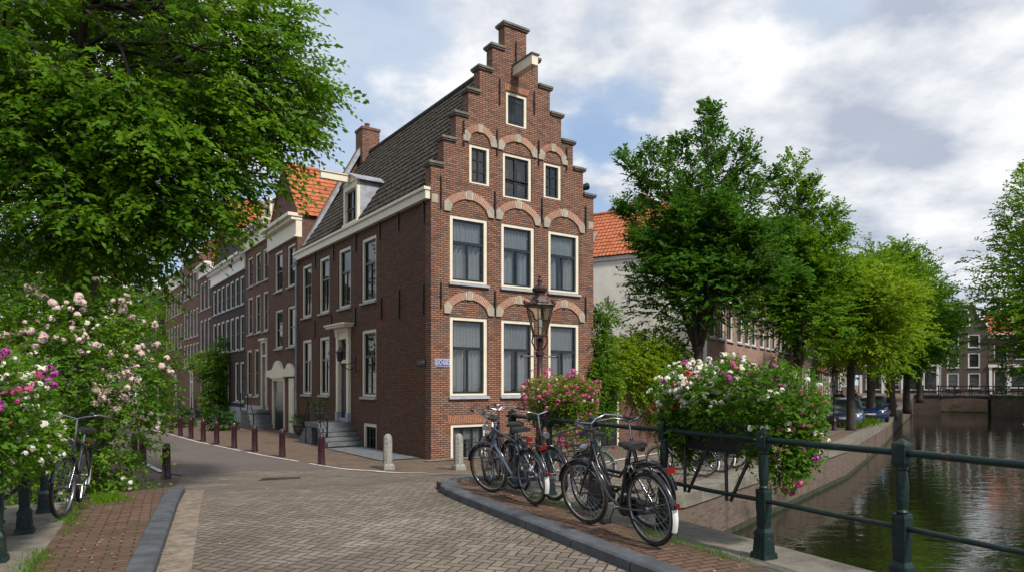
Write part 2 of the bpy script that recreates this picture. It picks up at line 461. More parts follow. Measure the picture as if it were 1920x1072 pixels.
# ------------------------------------------------------------------ land, cut by the quay
QP = [(-44, -19.5), (-6.0, 9.0), (.1, 9.7), (3.48, 13.8), (12.3, 25), (20.6, 37.6), (30.8, 53.9), (44.5, 75.2), (50.5, 84.8)]
def densify(pts, st):
    out = []
    for (x0, y0), (x1, y1) in zip(pts, pts[1:]):
        n = max(1, int(math.hypot(x1-x0, y1-y0)/st))
        for k in range(n): out.append((x0+(x1-x0)*k/n, y0+(y1-y0)*k/n))
    return out+[pts[-1]]
QD = densify(QP, .6)
rad = [0, .4, .8, 1.2, 1.6, 2, 2.5, 3, 3.5, 4, 4.5, 5, 5.5, 6, 6.5, 7, 7.5, 8, 9, 10, 11, 12, 14, 17, 22, 30, 45, 80, 150, 500]
gv = [(x-.848*r, y+.53*r, zf(x-.848*r, y+.53*r)) for x, y in QD for r in rad]
n = len(rad); gf = [(i*n+j, (i+1)*n+j, (i+1)*n+j+1, i*n+j+1) for i in range(len(QD)-1) for j in range(n-1)]
g = MB(); g.add(gv, gf)
# far bank behind the far bridge and the right bank
def zfar(x, y): return .95
k0 = len(g.v)
FB = [(50.5, 84.8), (92, 58.9), (330, 440), (-150, 500), (-170, 120)]
g.add([(x, y, .95) for x, y in FB[:3]]+[(300, 480, .95)], [(0, 1, 2, 3)])
g.quad((50.5, 84.8, .95), (300, 480, .95), (-120, 600, .95), (-377, 352, .95))
RB = [(12.0, -4.0), (16.4, 6.0), (24.8, 17.2), (33.2, 29.8), (43.4, 46.0), (57.0, 67.4), (66, 75)]
rv = [(x, y, .05) for x, y in RB]+[(x+200*.848, y-200*.53, .05) for x, y in RB]
g.add(rv, [(i, i+7, i+8, i+1) for i in range(6)])
tag(g.build('ground', M_PAVE_S), kind='structure')

# quay walls (brick with a stone coping)
def quay(pts, label, side=1, z=None, top=.30):
    root = empty('quay_wall', (pts[0][0], pts[0][1], 0)); o = Vector((pts[0][0], pts[0][1], 0))
    tag(root, label, 'quay wall')
    w = MB(); c = MB(); ms = MB()
    for (x0, y0), (x1, y1) in zip(pts, pts[1:]):
        d = Vector((x1-x0, y1-y0, 0)).normalized(); nn = Vector((d.y, -d.x, 0))*side
        p0 = Vector((x0, y0, 0))-o; p1 = Vector((x1, y1, 0))-o
        za = (zf(x0, y0) if z is None else z); zb = (zf(x1, y1) if z is None else z)
        w.quad(p0+nn*.02+Vector((0, 0, -1.6)), p1+nn*.02+Vector((0, 0, -1.6)), p1+nn*.02+Vector((0, 0, zb-.2)), p0+nn*.02+Vector((0, 0, za-.2)))
        ms.quad(p0+nn*.045+Vector((0, 0, -1.3)), p1+nn*.045+Vector((0, 0, -1.3)), p1+nn*.035+Vector((0, 0, -1.06)), p0+nn*.035+Vector((0, 0, -1.06)))
        a = [p0+nn*.07, p1+nn*.07, p1-nn*.55, p0-nn*.55]
        g0 = d*.008
        zz = [za, zb, zb, za]
        lm = .893*(x0+x1)/2+.45*(y0+y1)/2
        if z is None and -2.3 < lm < 5.0: continue
        c.add([q+Vector((0, 0, h-.22)) for q, h in zip(a, zz)]+[q+Vector((0, 0, h+.035)) for q, h in zip((a[0]+g0, a[1]-g0, a[2]-g0, a[3]+g0), zz)],
              [(0, 1, 2, 3), (4, 5, 6, 7), (0, 1, 5, 4), (1, 2, 6, 5), (2, 3, 7, 6), (3, 0, 4, 7)])
    w.build('wall', M_QUAY, root); c.build('coping', MAT['concrete'], root); ms.build('moss_line', MAT['soil_moss'], root)
    return root
QW = densify(QP, .9)
quay(QW, 'long brown brick canal quay wall with stone coping below the parked cars')
q2 = quay([(50.5, 84.8), (62, 77.6), (92, 58.9)], 'far brick quay wall seen through the opening of the far bridge', 1, .95)
q3 = quay([(66, 75)]+[RB[5]]+RB[4::-1], 'brick quay wall along the right bank under the overhanging trees', 1, .05)

# ------------------------------------------------------------------ roads
nose = [W(9.0, 3.5), W(9.45, 3.52), W(9.8, 3.62), W(10.05, 3.85), W(10.1, 4.2), W(10.0, 4.6), W(9.9, 5.0)]
pave = [W(-5, -.15), W(-5, 3.5)] + nose + [(1.1, 11.9), (3.0, 14.6), (11.4, 25.6), (19.5, 38), (29.6, 54.2), (40, 70)]
pave += [(36, 72.5), (25.5, 56), (13.5, 38), (9.6, 30.0), (5.2, 22.6), (2.4, 19.2), at(960, 888), at(800, 888), at(700, 884), at(640, 880), at(550, 881), at(450, 884), at(340, 891), W(12.2, -.15)]
sheet('road_paving', pave, .018, M_HERR)
wl = [(640, 880), (600, 873.5), (560, 866), (495.6, 855), (433, 842), (370.6, 829), (324, 816), (290, 807), (270, 803)]
wlp = [at(*p) for p in wl]
far = Vector((-30.5, 50, 0)); far2 = Vector((-46, 74, 0))
asph = [at(340, 891), at(450, 884), at(550, 881)] + wlp + [far, far2, far2+Vector((-5, -2, 0)), far+Vector((-5.0, -2.6, 0)), wlp[-1]+Vector((-4.6, -3.2, 0)), wlp[4]+Vector((-4.0, -3.4, 0)), at(268, 868), at(303, 887)]
sheet('road', asph, .022, M_ASPH)
# white kerb line between the asphalt and the house pavement, and along the corner
def strip(name, pts, wdt, off, mat, gap=None):
    m = MB()
    for i in range(len(pts)-1):
        p, q = Vector(pts[i]), Vector(pts[i+1]); d = (q-p); d.z = 0; L = d.length; d.normalize(); nn = Vector((-d.y, d.x, 0))*wdt/2
        k = max(1, int(L/.45))
        for j in range(k):
            if gap and rnd.random() < gap: continue
            a = p+d*L*j/k; b = p+d*L*(j+1)/k
            w1 = nn*rnd.uniform(.85, 1.1)
            m.add([(v.x, v.y, zf(v.x, v.y)+off) for v in (a-w1, b-w1, b+w1, a+w1)], [(0, 1, 2, 3)])
    return tag(m.build(name, mat), kind='structure')
strip('road_marking', wlp+[far], .11, .034, MAT['line_white'], .06)
strip('road_marking', [at(640, 880), at(700, 884), at(800, 888), at(960, 888), Vector((2.4, 19.2, 0)), Vector((5.2, 22.6, 0))], .15, .036, MAT['line_white'], .05)
strip('road_marking', [at(303, 886), at(274, 871)], .12, .036, MAT['line_white'])

# ------------------------------------------------------------------ bridge with pavements and kerbs
def KL(t): return -.15+.058*(t-6.1)          # road edge of the left kerb
def ribbon(name, l0, l1, t0, t1, off, mat, thick=.0, z=None, st=.4):
    m = MB(); k = max(1, int((t1-t0)/st))
    rows = []
    for i in range(k+1):
        t = t0+(t1-t0)*i/k
        a, b = W(t, l0(t) if callable(l0) else l0), W(t, l1(t) if callable(l1) else l1)
        za = (a.z if z is None else z)+off; zb = (b.z if z is None else z)+off
        rows.append(((a.x, a.y, za), (b.x, b.y, zb), (b.x, b.y, zb-thick), (a.x, a.y, za-thick)))
    vs = [p for r in rows for p in r]; fs = []
    for i in range(k):
        q = i*4
        fs.append((q, q+1, q+5, q+4))
        if thick: fs += [(q+1, q+2, q+6, q+5), (q+3, q, q+4, q+7), (q+2, q+3, q+7, q+6)]
    if thick: fs += [(0, 3, 2, 1), (k*4, k*4+1, k*4+2, k*4+3)]
    m.add(vs, fs)
    return m
br = empty('bridge', W(2, 1.6, .3)); o0 = Vector(br.location)
tag(br, 'brick canal bridge that carries the herringbone road with green railings on both edges', 'bridge')
def onbridge(m, name, mat, **k):
    m.v = [tuple(Vector(p)-o0) for p in m.v]; return m.build(name, mat, br, **k)
onbridge(ribbon('d', -1.55, 4.95, -5, 9.3, -.05, M_QUAY, .55, .68), 'deck', M_QUAY)
def copings(l0, l1, t0, t1, z):
    m = MB(); t = t0
    while t < t1-.05:
        L = min(rnd.uniform(1.3, 1.7), t1-t)
        m2 = ribbon('c', l0, l1, t+.006, t+L-.006, rnd.uniform(-.004, .004), None, .28, z, st=max(.3, L-.1))
        m.add(m2.v, m2.f); t += L
    return m
onbridge(copings(4.32, 5.1, -5, 9.6, .775), 'coping', MAT['concrete'])
onbridge(copings(-1.85, -1.02, -5, 10.4, .775), 'coping', MAT['concrete'])
tag(ribbon('p', -1.03, lambda t: KL(t)-.18, -5, 12.2, .105, None, .2).build('pavement', M_PAVE_R), kind='structure')
tag(ribbon('p', 3.68, 4.33, -5, 9.9, .108, None, .2).build('pavement', M_PAVE_R), kind='structure')
# kerb stones
def kerbs(path, wdt, hgt, name='kerb'):
    m = MB()
    for p, q in zip(path, path[1:]):
        d = (q-p).normalized(); nn = Vector((-d.y, d.x, 0)).normalized()*wdt/2; e = d*.011
        for sgn in (1,):
            a, b = p+e, q-e; bv = .02
            ring = lambda c: [c-nn-Vector((0, 0, .15)), c-nn+Vector((0, 0, hgt-bv)), c-nn*.8+Vector((0, 0, hgt)), c+nn*.85+Vector((0, 0, hgt)), c+nn+Vector((0, 0, hgt-bv*.7)), c+nn-Vector((0, 0, .15))]
            m.add(ring(a)+ring(b), [(i, i+1, i+7, i+6) for i in range(5)]+[(0, 5, 4, 3, 2, 1), (6, 7, 8, 9, 10, 11)])
    return tag(m.build(name, MAT['kerb']), kind='structure')
kerbs([W(t, KL(t)-.09) for t in np.arange(-4.6, 12.4, .92)], .21, .125)
kp = [W(t, 3.60) for t in np.arange(-4.8, 9.0, .95)] + [W(9.05, 3.62), W(9.5, 3.70), W(9.85, 3.95), W(9.97, 4.35), W(9.9, 4.8)]
kerbs(kp[::-1], .22, .125)
# small gutter rows of long stones beside the left kerb
gm = MB()
for t in np.arange(-4.5, 12.0, .82):
    q = ribbon('g', lambda t: KL(t)+.02, lambda t: KL(t)+.29, t+.008, t+.812, .026+rnd.uniform(-.003, .003), None, .03); gm.add(q.v, q.f)
tag(gm.build('gutter', plain('gutter_stone', (.20, .160, .122), .85, var=.35, scale=7, bump=.5, grime=.6)), kind='structure')
# drain cover in the road
dp = at(525, 899)
dm = MB(); dm.box(-.42, .42, -.21, .21, 0, .03)
for i in range(7): dm.box(-.36+i*.11, -.31+i*.11, -.16, .16, .03, .036)
tag(dm.build('drain_cover', MAT['iron_cover'], loc=(dp.x, dp.y, dp.z+.006), rz=.12), 'rusty iron drain cover set in the herringbone road', 'drain cover')
# slabs before the house and the corner
HA = math.atan2(.57014, .82155)
UX = Vector((.82155, .57014, 0)); VX = Vector((-.57014, .82155, 0)); CO = Vector((-2.4278, 20.2847, 0))
def HP(s, tt): return CO+UX*s+VX*tt
sheet('pavement', [HP(-1.35, .6), HP(-.06, .6), HP(-.06, 5.2), HP(-1.35, 5.0)], .026, MAT['blue_stone'], 2)
sheet('pavement', [HP(-.3, -.42), HP(6.6, -.42), HP(6.6, -.04), HP(-.3, -.04)], .024, MAT['concrete'], 2)
# ------------------------------------------------------------------ windows, doors, walls
_wc = {}
def cached(key, fn):
    if key not in _wc: _wc[key] = fn()
    return _wc[key]

def curtain_mesh(x0, x1, z0, z1, y, seed, fold=.17, amp=.075):
    r = random.Random(seed); m = MB(); xs = []; x = x0
    while x < x1:
        xs.append(x); x += fold/4
    xs.append(x1); ph = 0; row = []
    for x in xs:
        ph += 2*PI/4*r.uniform(.55, 1.35)
        row.append((x, y+amp*math.sin(ph)+r.uniform(-.004, .004)))
    nz = 4
    vs = [(x, yy*(1) + (0 if k else 0), z0+(z1-z0)*k/nz) for k in range(nz+1) for x, yy in row]
    n = len(row)
    m.add(vs, [(k*n+i, k*n+i+1, (k+1)*n+i+1, (k+1)*n+i) for k in range(nz) for i in range(n-1)])
    return m

def window(parent, loc, rz, w, h, style='dutch', fw=.10, sill=True, curtain=True, frame_mat='cream', pane='pane', seed=0, label=None, simple=False):
    """outer frame fills 0..w x 0..h of the opening, -y is outwards; returns the frame object"""
    rw, rh = round(w, 2), round(h, 2); w, h = rw, rh
    key = (style, w, h, fw, frame_mat)
    y0, y1 = .035, .15
    def mk_frame():
        m = MB()
        m.box(0, fw, y0, y1, 0, h); m.box(w-fw, w, y0, y1, 0, h)
        m.box(fw, w-fw, y0+.003, y1, h-fw, h); m.box(fw, w-fw, y0+.003, y1, 0, fw*.55)
        return m.mesh('window_frame', MAT[frame_mat])
    f = link('window', cached(('f',)+key, mk_frame), parent, loc, rz)
    if label: f['label'] = label
    a, b, c, d = fw, w-fw, fw*.55, h-fw          # clear opening
    def mk_sash():
        m = MB(); y2, y3 = .095, .145; s = .05
        def bar(xa, xb, za, zb, dy=0.0): m.box(xa, xb, y2+dy, y3, za, zb)
        bar(a, a+s, c, d); bar(b-s, b, c, d); bar(a+s, b-s, d-s, d, .002); bar(a+s, b-s, c, c+s*1.3, .002)
        if style == 'dutch':
            zt = c+(d-c)*.62
            bar(a+s, b-s, zt-.045, zt+.045, -.02); bar((a+b)/2-.035, (a+b)/2+.035, c+s*1.3, zt-.045, .003)
        elif style == 'side':
            zt = c+(d-c)*.62
            bar(a+s, b-s, zt-.04, zt+.04, -.015); bar((a+b)/2-.02, (a+b)/2+.02, c+s*1.3, zt-.04, .003)
        elif style == 'grid':
            for k in (1, 2): bar(a+s, b-s, c+(d-c)*k/3-.016, c+(d-c)*k/3+.016, .003)
            bar((a+b)/2-.02, (a+b)/2+.02, c+s*1.3, d-s, .001)
        elif style == 'french':
            bar((a+b)/2-.06, (a+b)/2+.06, c+s*1.3, d-s, -.004)
            bar(a+s, (a+b)/2-.06, c+(d-c)*.36, c+(d-c)*.36+.035, .003); bar((a+b)/2+.06, b-s, c+(d-c)*.36, c+(d-c)*.36+.035, .003)
            bar(a, b, c+(d-c)*.42, c+(d-c)*.42+.025, -.05)
        elif style == 'row':
            bar(a+s, b-s, c+(d-c)*.5-.025, c+(d-c)*.5+.025, -.01)
        elif style == 'bars':
            for k in (1, 2): bar(a+(b-a)*k/3-.016, a+(b-a)*k/3+.016, c+s, d-s, .001)
            bar(a+s, b-s, (c+d)/2-.012, (c+d)/2+.012, -.02)
        elif style == 'panes':
            for k in (1, 2): bar(a+(b-a)*k/3-.012, a+(b-a)*k/3+.012, c+s, d-s, .001)
            for k in (1, 2, 3): bar(a+s, b-s, c+(d-c)*k/4-.012, c+(d-c)*k/4+.012, .003)
        return m.mesh('window_sash', MAT['sash'])
    if style == 'hatch':
        def mk_h():
            m = MB(); n = 4
            for k in range(n):
                xa = a+(b-a)*k/n; xb = a+(b-a)*(k+1)/n
                m.box(xa+.004, xb-.004, .10, .14, c, d)
            m.box(a, b, .088, .10, c+.12, c+.19); m.box(a, b, .088, .10, d-.19, d-.12)
            return m.mesh('hatch_board', MAT['sash'])
        link('shutter', cached(('h',)+key, mk_h), f)
        return f
    link('sash', cached(('s',)+key, mk_sash), f)
    def mk_pane():
        m = MB(); m.quad((a+.01, .128, c+.01), (b-.01, .128, c+.01), (b-.01, .128, d-.01), (a+.01, .128, d-.01))
        return m.mesh('window_pane', MAT[pane])
    link('pane', cached(('p', pane)+key, mk_pane), f)
    if curtain:
        m = curtain_mesh(a, (a+b)/2-.05-.05*((seed*7)%3), c, c+(d-c)*.62, .26, seed)
        m2 = curtain_mesh((a+b)/2+.03+.04*((seed*5)%3), b, c, c+(d-c)*.62, .26, seed+1)
        m3 = curtain_mesh(a, b, c+(d-c)*.60, d, .23, seed+2, .11, .05)
        m.add(m2.v, m2.f); m.add(m3.v, m3.f)
        m.build('curtain', MAT['curtain'], f, 179)
    if sill:
        def mk_sill():
            m = MB(); m.add([(-.05, -.085, -.10), (w+.05, -.085, -.10), (w+.05, .06, -.10), (-.05, .06, -.10), (-.05, -.085, -.035), (w+.05, -.085, -.035), (w+.05, .06, -.002), (-.05, .06, -.002)],
                            [(0, 3, 2, 1), (4, 5, 6, 7), (0, 1, 5, 4), (1, 2, 6, 5), (2, 3, 7, 6), (3, 0, 4, 7)])
            return m.mesh('window_sill', MAT['sill'])
        link('sill', cached(('l', w), mk_sill), f)
    return f

def holed_wall(m, fn, rects, holes, thick=.35, reveal=.17, step_sides=True):
    """sheet over a union of rectangles, minus holes; fn(a, n, z) -> point, n grows inwards"""
    xs = sorted({round(v, 4) for r in rects+holes for v in r[:2]}); zs = sorted({round(v, 4) for r in rects+holes for v in r[2:]})
    def state(a, z):
        for h in holes:
            if h[0] < a < h[1] and h[2] < z < h[3]: return 2
        for r in rects:
            if r[0] < a < r[1] and r[2] < z < r[3]: return 1
        return 0
    nx, nz = len(xs)-1, len(zs)-1
    st = [[state((xs[i]+xs[i+1])/2, (zs[j]+zs[j+1])/2) for j in range(nz)] for i in range(nx)]
    g = lambda i, j: st[i][j] if 0 <= i < nx and 0 <= j < nz else 0
    for i in range(nx):
        for j in range(nz):
            if st[i][j] != 1: continue
            a0, a1, z0, z1 = xs[i], xs[i+1], zs[j], zs[j+1]
            m.quad(fn(a0, 0, z0), fn(a1, 0, z0), fn(a1, 0, z1), fn(a0, 0, z1))
            for di, dj, e0, e1 in ((-1, 0, (a0, z1), (a0, z0)), (1, 0, (a1, z0), (a1, z1)), (0, -1, (a0, z0), (a1, z0)), (0, 1, (a1, z1), (a0, z1))):
                s2 = g(i+di, j+dj)
                if s2 == 1: continue
                dp = reveal if s2 == 2 else thick
                if s2 == 0 and not step_sides: continue
                m.quad(fn(e0[0], 0, e0[1]), fn(e0[0], dp, e0[1]), fn(e1[0], dp, e1[1]), fn(e1[0], 0, e1[1]))

def tile_roof(m, p0, ex, ey, Wd, L, row=.30, per=.215, amp=.028):
    """rows of pantiles from p0, ex along the eave, ey up the slope"""
    ex, ey, p0 = Vector(ex).normalized(), Vector(ey).normalized(), Vector(p0)
    nn = ex.cross(ey)
    if nn.z < 0: nn = -nn
    nc = max(4, int(Wd/per*4)); nr = max(2, int(L/row)); row = L/nr
    prof = [0, .75, 1.0, .35]
    k0 = len(m.v); cols = nc+1
    for r in range(nr):
        for e, lift in ((0, .035), (1, 0.0)):
            for c in range(cols):
                x = Wd*c/nc; hh = prof[c % 4]*amp+lift+.003*math.sin(c*12.9+r*7.3)
                m.v.append(tuple(p0+ex*x+ey*(row*(r+e)+(.0 if e else -.02))+nn*hh))
    for r in range(nr):
        b = k0+r*2*cols
        for c in range(nc):
            m.f.append((b+c, b+c+1, b+cols+c+1, b+cols+c)); m.m.append(0)
            if r: m.f.append((b+c, b+c+1, b-cols+c+1, b-cols+c)); m.m.append(0)

def arch(m, mj, ms, cx, zs, r_half, rise, th, fn, n0=-.045):
    """segmental brick arch on springers; voussoirs, mortar bed and stone blocks"""
    R = (r_half**2+rise**2)/(2*rise); zc = zs+rise-R
    a_end = math.acos(min(1, (R-rise)/R)); N = 30; m, m_r = m; ms = iter(ms)
    def pt(r, an): return (cx+r*math.sin(an), zc+r*math.cos(an))
    blk = .135/R
    for i in range(N):
        a0 = -a_end+2*a_end*i/N; a1 = -a_end+2*a_end*(i+1)/N
        if abs((a0+a1)/2) < blk*.62 or abs((a0+a1)/2) > a_end-blk*.95: continue
        g = (a1-a0)*.17
        (m if a0 < 0 else m_r).prism([pt(R, a0+g), pt(R, a1-g), pt(R+th, a1-g), pt(R+th, a0+g)], fn, n0, .0)
    for i in range(16):
        a0 = -a_end+2*a_end*i/16; a1 = -a_end+2*a_end*(i+1)/16
        mj.prism([pt(R+.004, a0), pt(R+.004, a1), pt(R+th-.004, a1), pt(R+th-.004, a0)], fn, n0+.008, .0)
    kk = blk*.55
    next(ms).prism([pt(R-.01, -kk), pt(R-.01, kk), pt(R+th+.03, kk*.95), pt(R+th+.03, -kk*.95)], fn, n0-.012, .0)
    for s in (-1, 1):
        q = [pt(R-.005, s*(a_end-blk)), pt(R-.005, s*a_end), pt(R+th+.01, s*a_end), pt(R+th+.01, s*(a_end-blk))]
        lo = (q[1][0], zs-.10); lo2 = (q[2][0]+0.0, zs-.10)
        poly = [q[0], lo, lo2, q[2], q[3]] if s > 0 else [q[0], q[3], q[2], lo2, lo]
        next(ms).prism(poly, fn, n0-.010, .0)

def anchor(parent, loc, h, rz=0, mat='iron'):
    def mk():
        b = MB(); b.box(-.022, .022, -.05, -.012, -h/2, h/2); b.box(-.035, .035, -.06, .01, -.03, .03)
        b.frust(0, -.031, h/2, h/2+.05, .022, .019, .006, .006)
        return b.mesh('wall_anchor', MAT[mat])
    return link('wall_anchor', cached(('anc', round(h, 2)), mk), parent, loc, rz)

# ------------------------------------------------------------------ the stepped-gable corner house
house = empty('brick_house', CO, HA)
tag(house, 'tall brown brick corner house with a stepped gable and dark tiled roof', 'house')
F_ = lambda a, n, z: (a, n, z)                 # front wall, local y inwards
S_ = lambda a, n, z: (n, a, z)                 # side wall, a = distance back from the corner
WD = 6.46; DEP = 12.95
lev = [8.95, 9.79, 10.64, 11.46, 12.27, 13.09, 13.92]
lft = [0, .43, .86, 1.31, 1.72, 2.20, 2.66]; rgt = [6.46, 5.98, 5.52, 5.0, 4.51, 4.01, 3.53]
rects = [(0, WD, -.6, lev[0]-.1)]+[(lft[i], rgt[i], lev[i-1]-.1, lev[i]-.1) for i in range(1, 7)]
U3 = [(.65, 2.01), (2.54, 3.86), (4.45, 5.80)]
wins = [(a, b, 5.40, 7.45, 'dutch') for a, b in U3]+[(a, b, 1.92, 4.36, 'dutch') for a, b in U3]
wins += [(1.34, 2.10, 8.52, 9.75, 'grid'), (2.60, 3.74, 8.28, 9.73, 'french'), (4.25, 5.0, 8.52, 9.72, 'grid'), (2.72, 3.56, 10.64, 11.72, 'hatch'), (.68, 1.98, -.10, 1.05, 'bars')]
m = MB(); holed_wall(m, F_, rects, [w[:4] for w in wins])
holed_wall(m, lambda a, n, z: (WD-a, .35-n, z), [(WD-r[1], WD-r[0], max(r[2], 7.9), r[3]) for r in rects], [], step_sides=False)
m.build('front_wall', MAT['front_brick'], house)
for i, (a, b, z0, z1, stl) in enumerate(wins):
    window(house, (a, 0, z0), 0, b-a, z1-z0, stl, fw=.115 if stl in ('dutch',) else .10, sill=stl == 'dutch', curtain=stl in ('dutch', 'bars'), seed=i*7,
           label='small dark hatch window below the hoist beam' if stl == 'hatch' else None)
# step caps
for i in range(7):
    z = lev[i]
    segs = [(lft[i]-.09, lft[i+1]), (rgt[i+1], rgt[i]+.09)] if i < 6 else [(lft[6]-.09, rgt[6]+.09)]
    for a, b in segs:
        c = MB(); c.box(a, b, -.09, .42, z-.07, z+.0); c.box(a+.03, b-(.03 if i == 6 else 0), -.055, .39, z-.118, z-.07)
        c.build('gable_coping', MAT['coping'], house)
# brick arches over the windows
def put_arch(cx, zs, rh, rise, th):
    ab, aj, as_ = (MB(), MB()), MB(), [MB(), MB(), MB()]; arch(ab, aj, as_, cx, zs, rh, rise, th, F_)
    o = aj.build('window_arch', MAT['arch_joint'], house)
    for q in ab: q.build('arch_brickwork', MAT['arch_brick'], o)
    for q, nm in zip(as_, ('keystone', 'springer_stone', 'springer_stone')): q.build(nm, MAT['stone'], o)
for a, b in U3:
    for zs, rise in ((7.62, .36), (4.53, .36)): put_arch((a+b)/2, zs, (b-a)/2+.02, rise, .24)
for a, b, zs in ((1.34, 2.10, 9.88), (2.60, 3.74, 9.86), (4.25, 5.0, 9.85)): put_arch((a+b)/2, zs, (b-a)/2+.03, .28, .22)
ab = MB()
for k in range(24):                                # flat arch over the basement window, and over the hatch
    x = .60+1.46*k/24; t = (k-11.5)/12*.05
    ab.prism([(x+.008, 1.07), (x+.052, 1.07), (x+.052+t, 1.33), (x+.008+t, 1.33)], F_, -.012, .0)
ab.build('lintel', MAT['arch_brick'], house); ab = MB()
for k in range(15):
    x = 2.68+.92*k/15; t = (k-7)/7*.03
    ab.prism([(x+.006, 11.75), (x+.054, 11.75), (x+.054+t, 11.95), (x+.006+t, 11.95)], F_, -.012, .0)
ab.build('lintel', MAT['arch_brick'], house)
for xa in (.02, 6.22):
    q = MB(); q.box(xa, xa+.22, -.012, .0, 7.72, 7.98); q.build('corner_stone', MAT['stone'], house)
for a, z, h in [(.33, 8.05, .95), (.33, 4.95, .75), (2.28, 8.0, .75), (2.28, 4.85, .75), (4.16, 8.05, .8), (4.16, 4.9, .6), (6.08, 8.0, .9), (6.08, 4.9, .8),
                (1.12, 10.0, .75), (2.36, 9.95, .8), (4.02, 9.95, .8), (5.22, 9.95, .75), (2.46, 11.6, .8), (3.84, 11.55, .75), (3.10, 13.0, .75)]:
    anchor(house, (a, 0, z), h)
# hoist beam with a lead cover
hb = MB(); hb.box(2.98, 3.22, -1.05, .1, 12.25, 12.56)
b1 = hb.build('hoist_beam', MAT['cream'], house)
h2 = MB(); h2.box(2.94, 3.26, -1.10, .0, 12.563, 12.60); h2.build('beam_cover', MAT['coping'], b1)
h3 = MB(); h3.tube([(3.1, -.9, 12.25), (3.1, -.9, 12.13), (3.13, -.9, 12.08), (3.1, -.9, 12.05)], .012, 6); h3.build('beam_hook', MAT['iron'], b1)
# side wall
SW2 = [(4.05, 5.35), (6.42, 7.69), (8.73, 9.93), (10.95, 12.2)]
SW1 = [SW2[0], SW2[2], SW2[3]]
holes = [(a, b, 5.22, 7.50) for a, b in SW2]+[(a, b, 1.83, 4.22) for a, b in SW1]+[(6.40, 7.72, .84, 4.42), (4.03, 5.22, -.10, .88)]
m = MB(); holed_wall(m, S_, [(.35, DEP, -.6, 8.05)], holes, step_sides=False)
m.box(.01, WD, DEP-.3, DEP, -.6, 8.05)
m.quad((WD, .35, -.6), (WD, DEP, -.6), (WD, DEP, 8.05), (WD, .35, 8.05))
m.build('side_wall', brick('shade_darkened_brick', (.118, .053, .032), (.198, .094, .055), (.042, .032, .025), m=.011, stain=.5), house)  # house brick in a darker colour that carries the shade of this wall
RZ = -PI/2
for i, h in enumerate(holes[:4]): window(house, (0, h[1], h[2]), RZ, h[1]-h[0], h[3]-h[2], 'side', fw=.12, pane='dark_pane', seed=100+i*3)
for i, h in enumerate(holes[4:7]): window(house, (0, h[1], h[2]), RZ, h[1]-h[0], h[3]-h[2], 'side', fw=.12, pane='dark_pane', seed=130+i*3)
h = holes[8]; window(house, (0, h[1], h[2]), RZ, h[1]-h[0], h[3]-h[2], 'bars', fw=.12, sill=False, curtain=False, pane='dark_pane')
for s, z, hh in [(.42, 7.55, .8), (2.2, 7.55, .6), (3.7, 7.6, .8), (.45, 4.85, .9), (2.15, 4.85, .9), (3.55, 4.85, .7), (5.85, 7.5, .7), (8.2, 7.5, .7), (10.4, 7.5, .7), (5.9, 4.75, .7), (8.45, 4.7, .7), (10.45, 4.6, .7)]:
    anchor(house, (0, s, z), hh, RZ)
# door with cream surround, canopy, plinth
d = MB()
for a, b in ((6.40, 6.62), (7.50, 7.72)):
    d.box(-.10, .15, a, b, 1.20, 4.10); d.box(-.13, .14, a-.02, b+.02, 4.10, 4.28)
d.box(-.085, .15, 6.62, 7.50, 4.0, 4.28); d.box(-.15, .12, 6.36, 7.76, 4.28, 4.42)
d.box(-.02, .13, 6.62, 7.50, 3.08, 3.2)
fr = d.build('door_frame', MAT['cream'], house)
d = MB(); d.box(-.42, .02, 6.12, 8.0, 4.42, 4.50); d.box(-.48, .0, 6.07, 8.05, 4.50, 4.56); d.build('door_canopy', MAT['cream'], fr)
d = MB(); d.box(-.13, .15, 6.38, 6.64, .85, 1.20); d.box(-.13, .15, 7.48, 7.74, .85, 1.20); d.box(-.06, .16, 6.64, 7.48, .85, .98); d.build('plinth', MAT['sill'], fr)
d = MB(); d.box(.05, .10, 6.62, 7.50, .98, 3.08)
for k in range(3):
    for j in range(2): d.box(.035, .052, 6.70+j*.40, 7.02+j*.40, 1.15+k*.62, 1.62+k*.62)
dr = d.build('door', MAT['sash'], house)
d = MB(); d.torus((.02, 7.4, 2.0), .035, .012, 'y', 12, 6); d.build('handle', MAT['chrome'], dr)
d = MB(); d.quad((.06, 7.5, 3.2), (.06, 6.62, 3.2), (.06, 6.62, 4.0), (.06, 7.5, 4.0)); d.build('transom_pane', MAT['dark_pane'], dr)
d = MB(); d.box(-.012, .0, 7.95, 8.02, 2.2, 2.36); d.build('doorbell', MAT['iron'], house)
# eave gutter and roof
e = MB(); e.box(-.16, -.002, .05, DEP-.05, 7.82, 8.08); e.box(-.22, .02, .02, DEP-.02, 8.08, 8.17); e.build('eave_board', MAT['cream'], house)
sl = Vector((3.23, 0, 13.12-8.16)); L = sl.length+.05
r = MB(); tile_roof(r, (-.08, .42, 8.12), (0, 1, 0), sl, DEP-.75, L)
rr = MB(); tile_roof(rr, (WD+.08, .42, 8.12), (0, 1, 0), (-3.23, 0, 4.96), DEP-.75, L)
r.add(rr.v, rr.f); r.tube([(3.23, .4, 13.22), (3.23, DEP-.3, 13.22)], .12, 8)
rf = r.build('roof', MAT['roof_dark'], house)
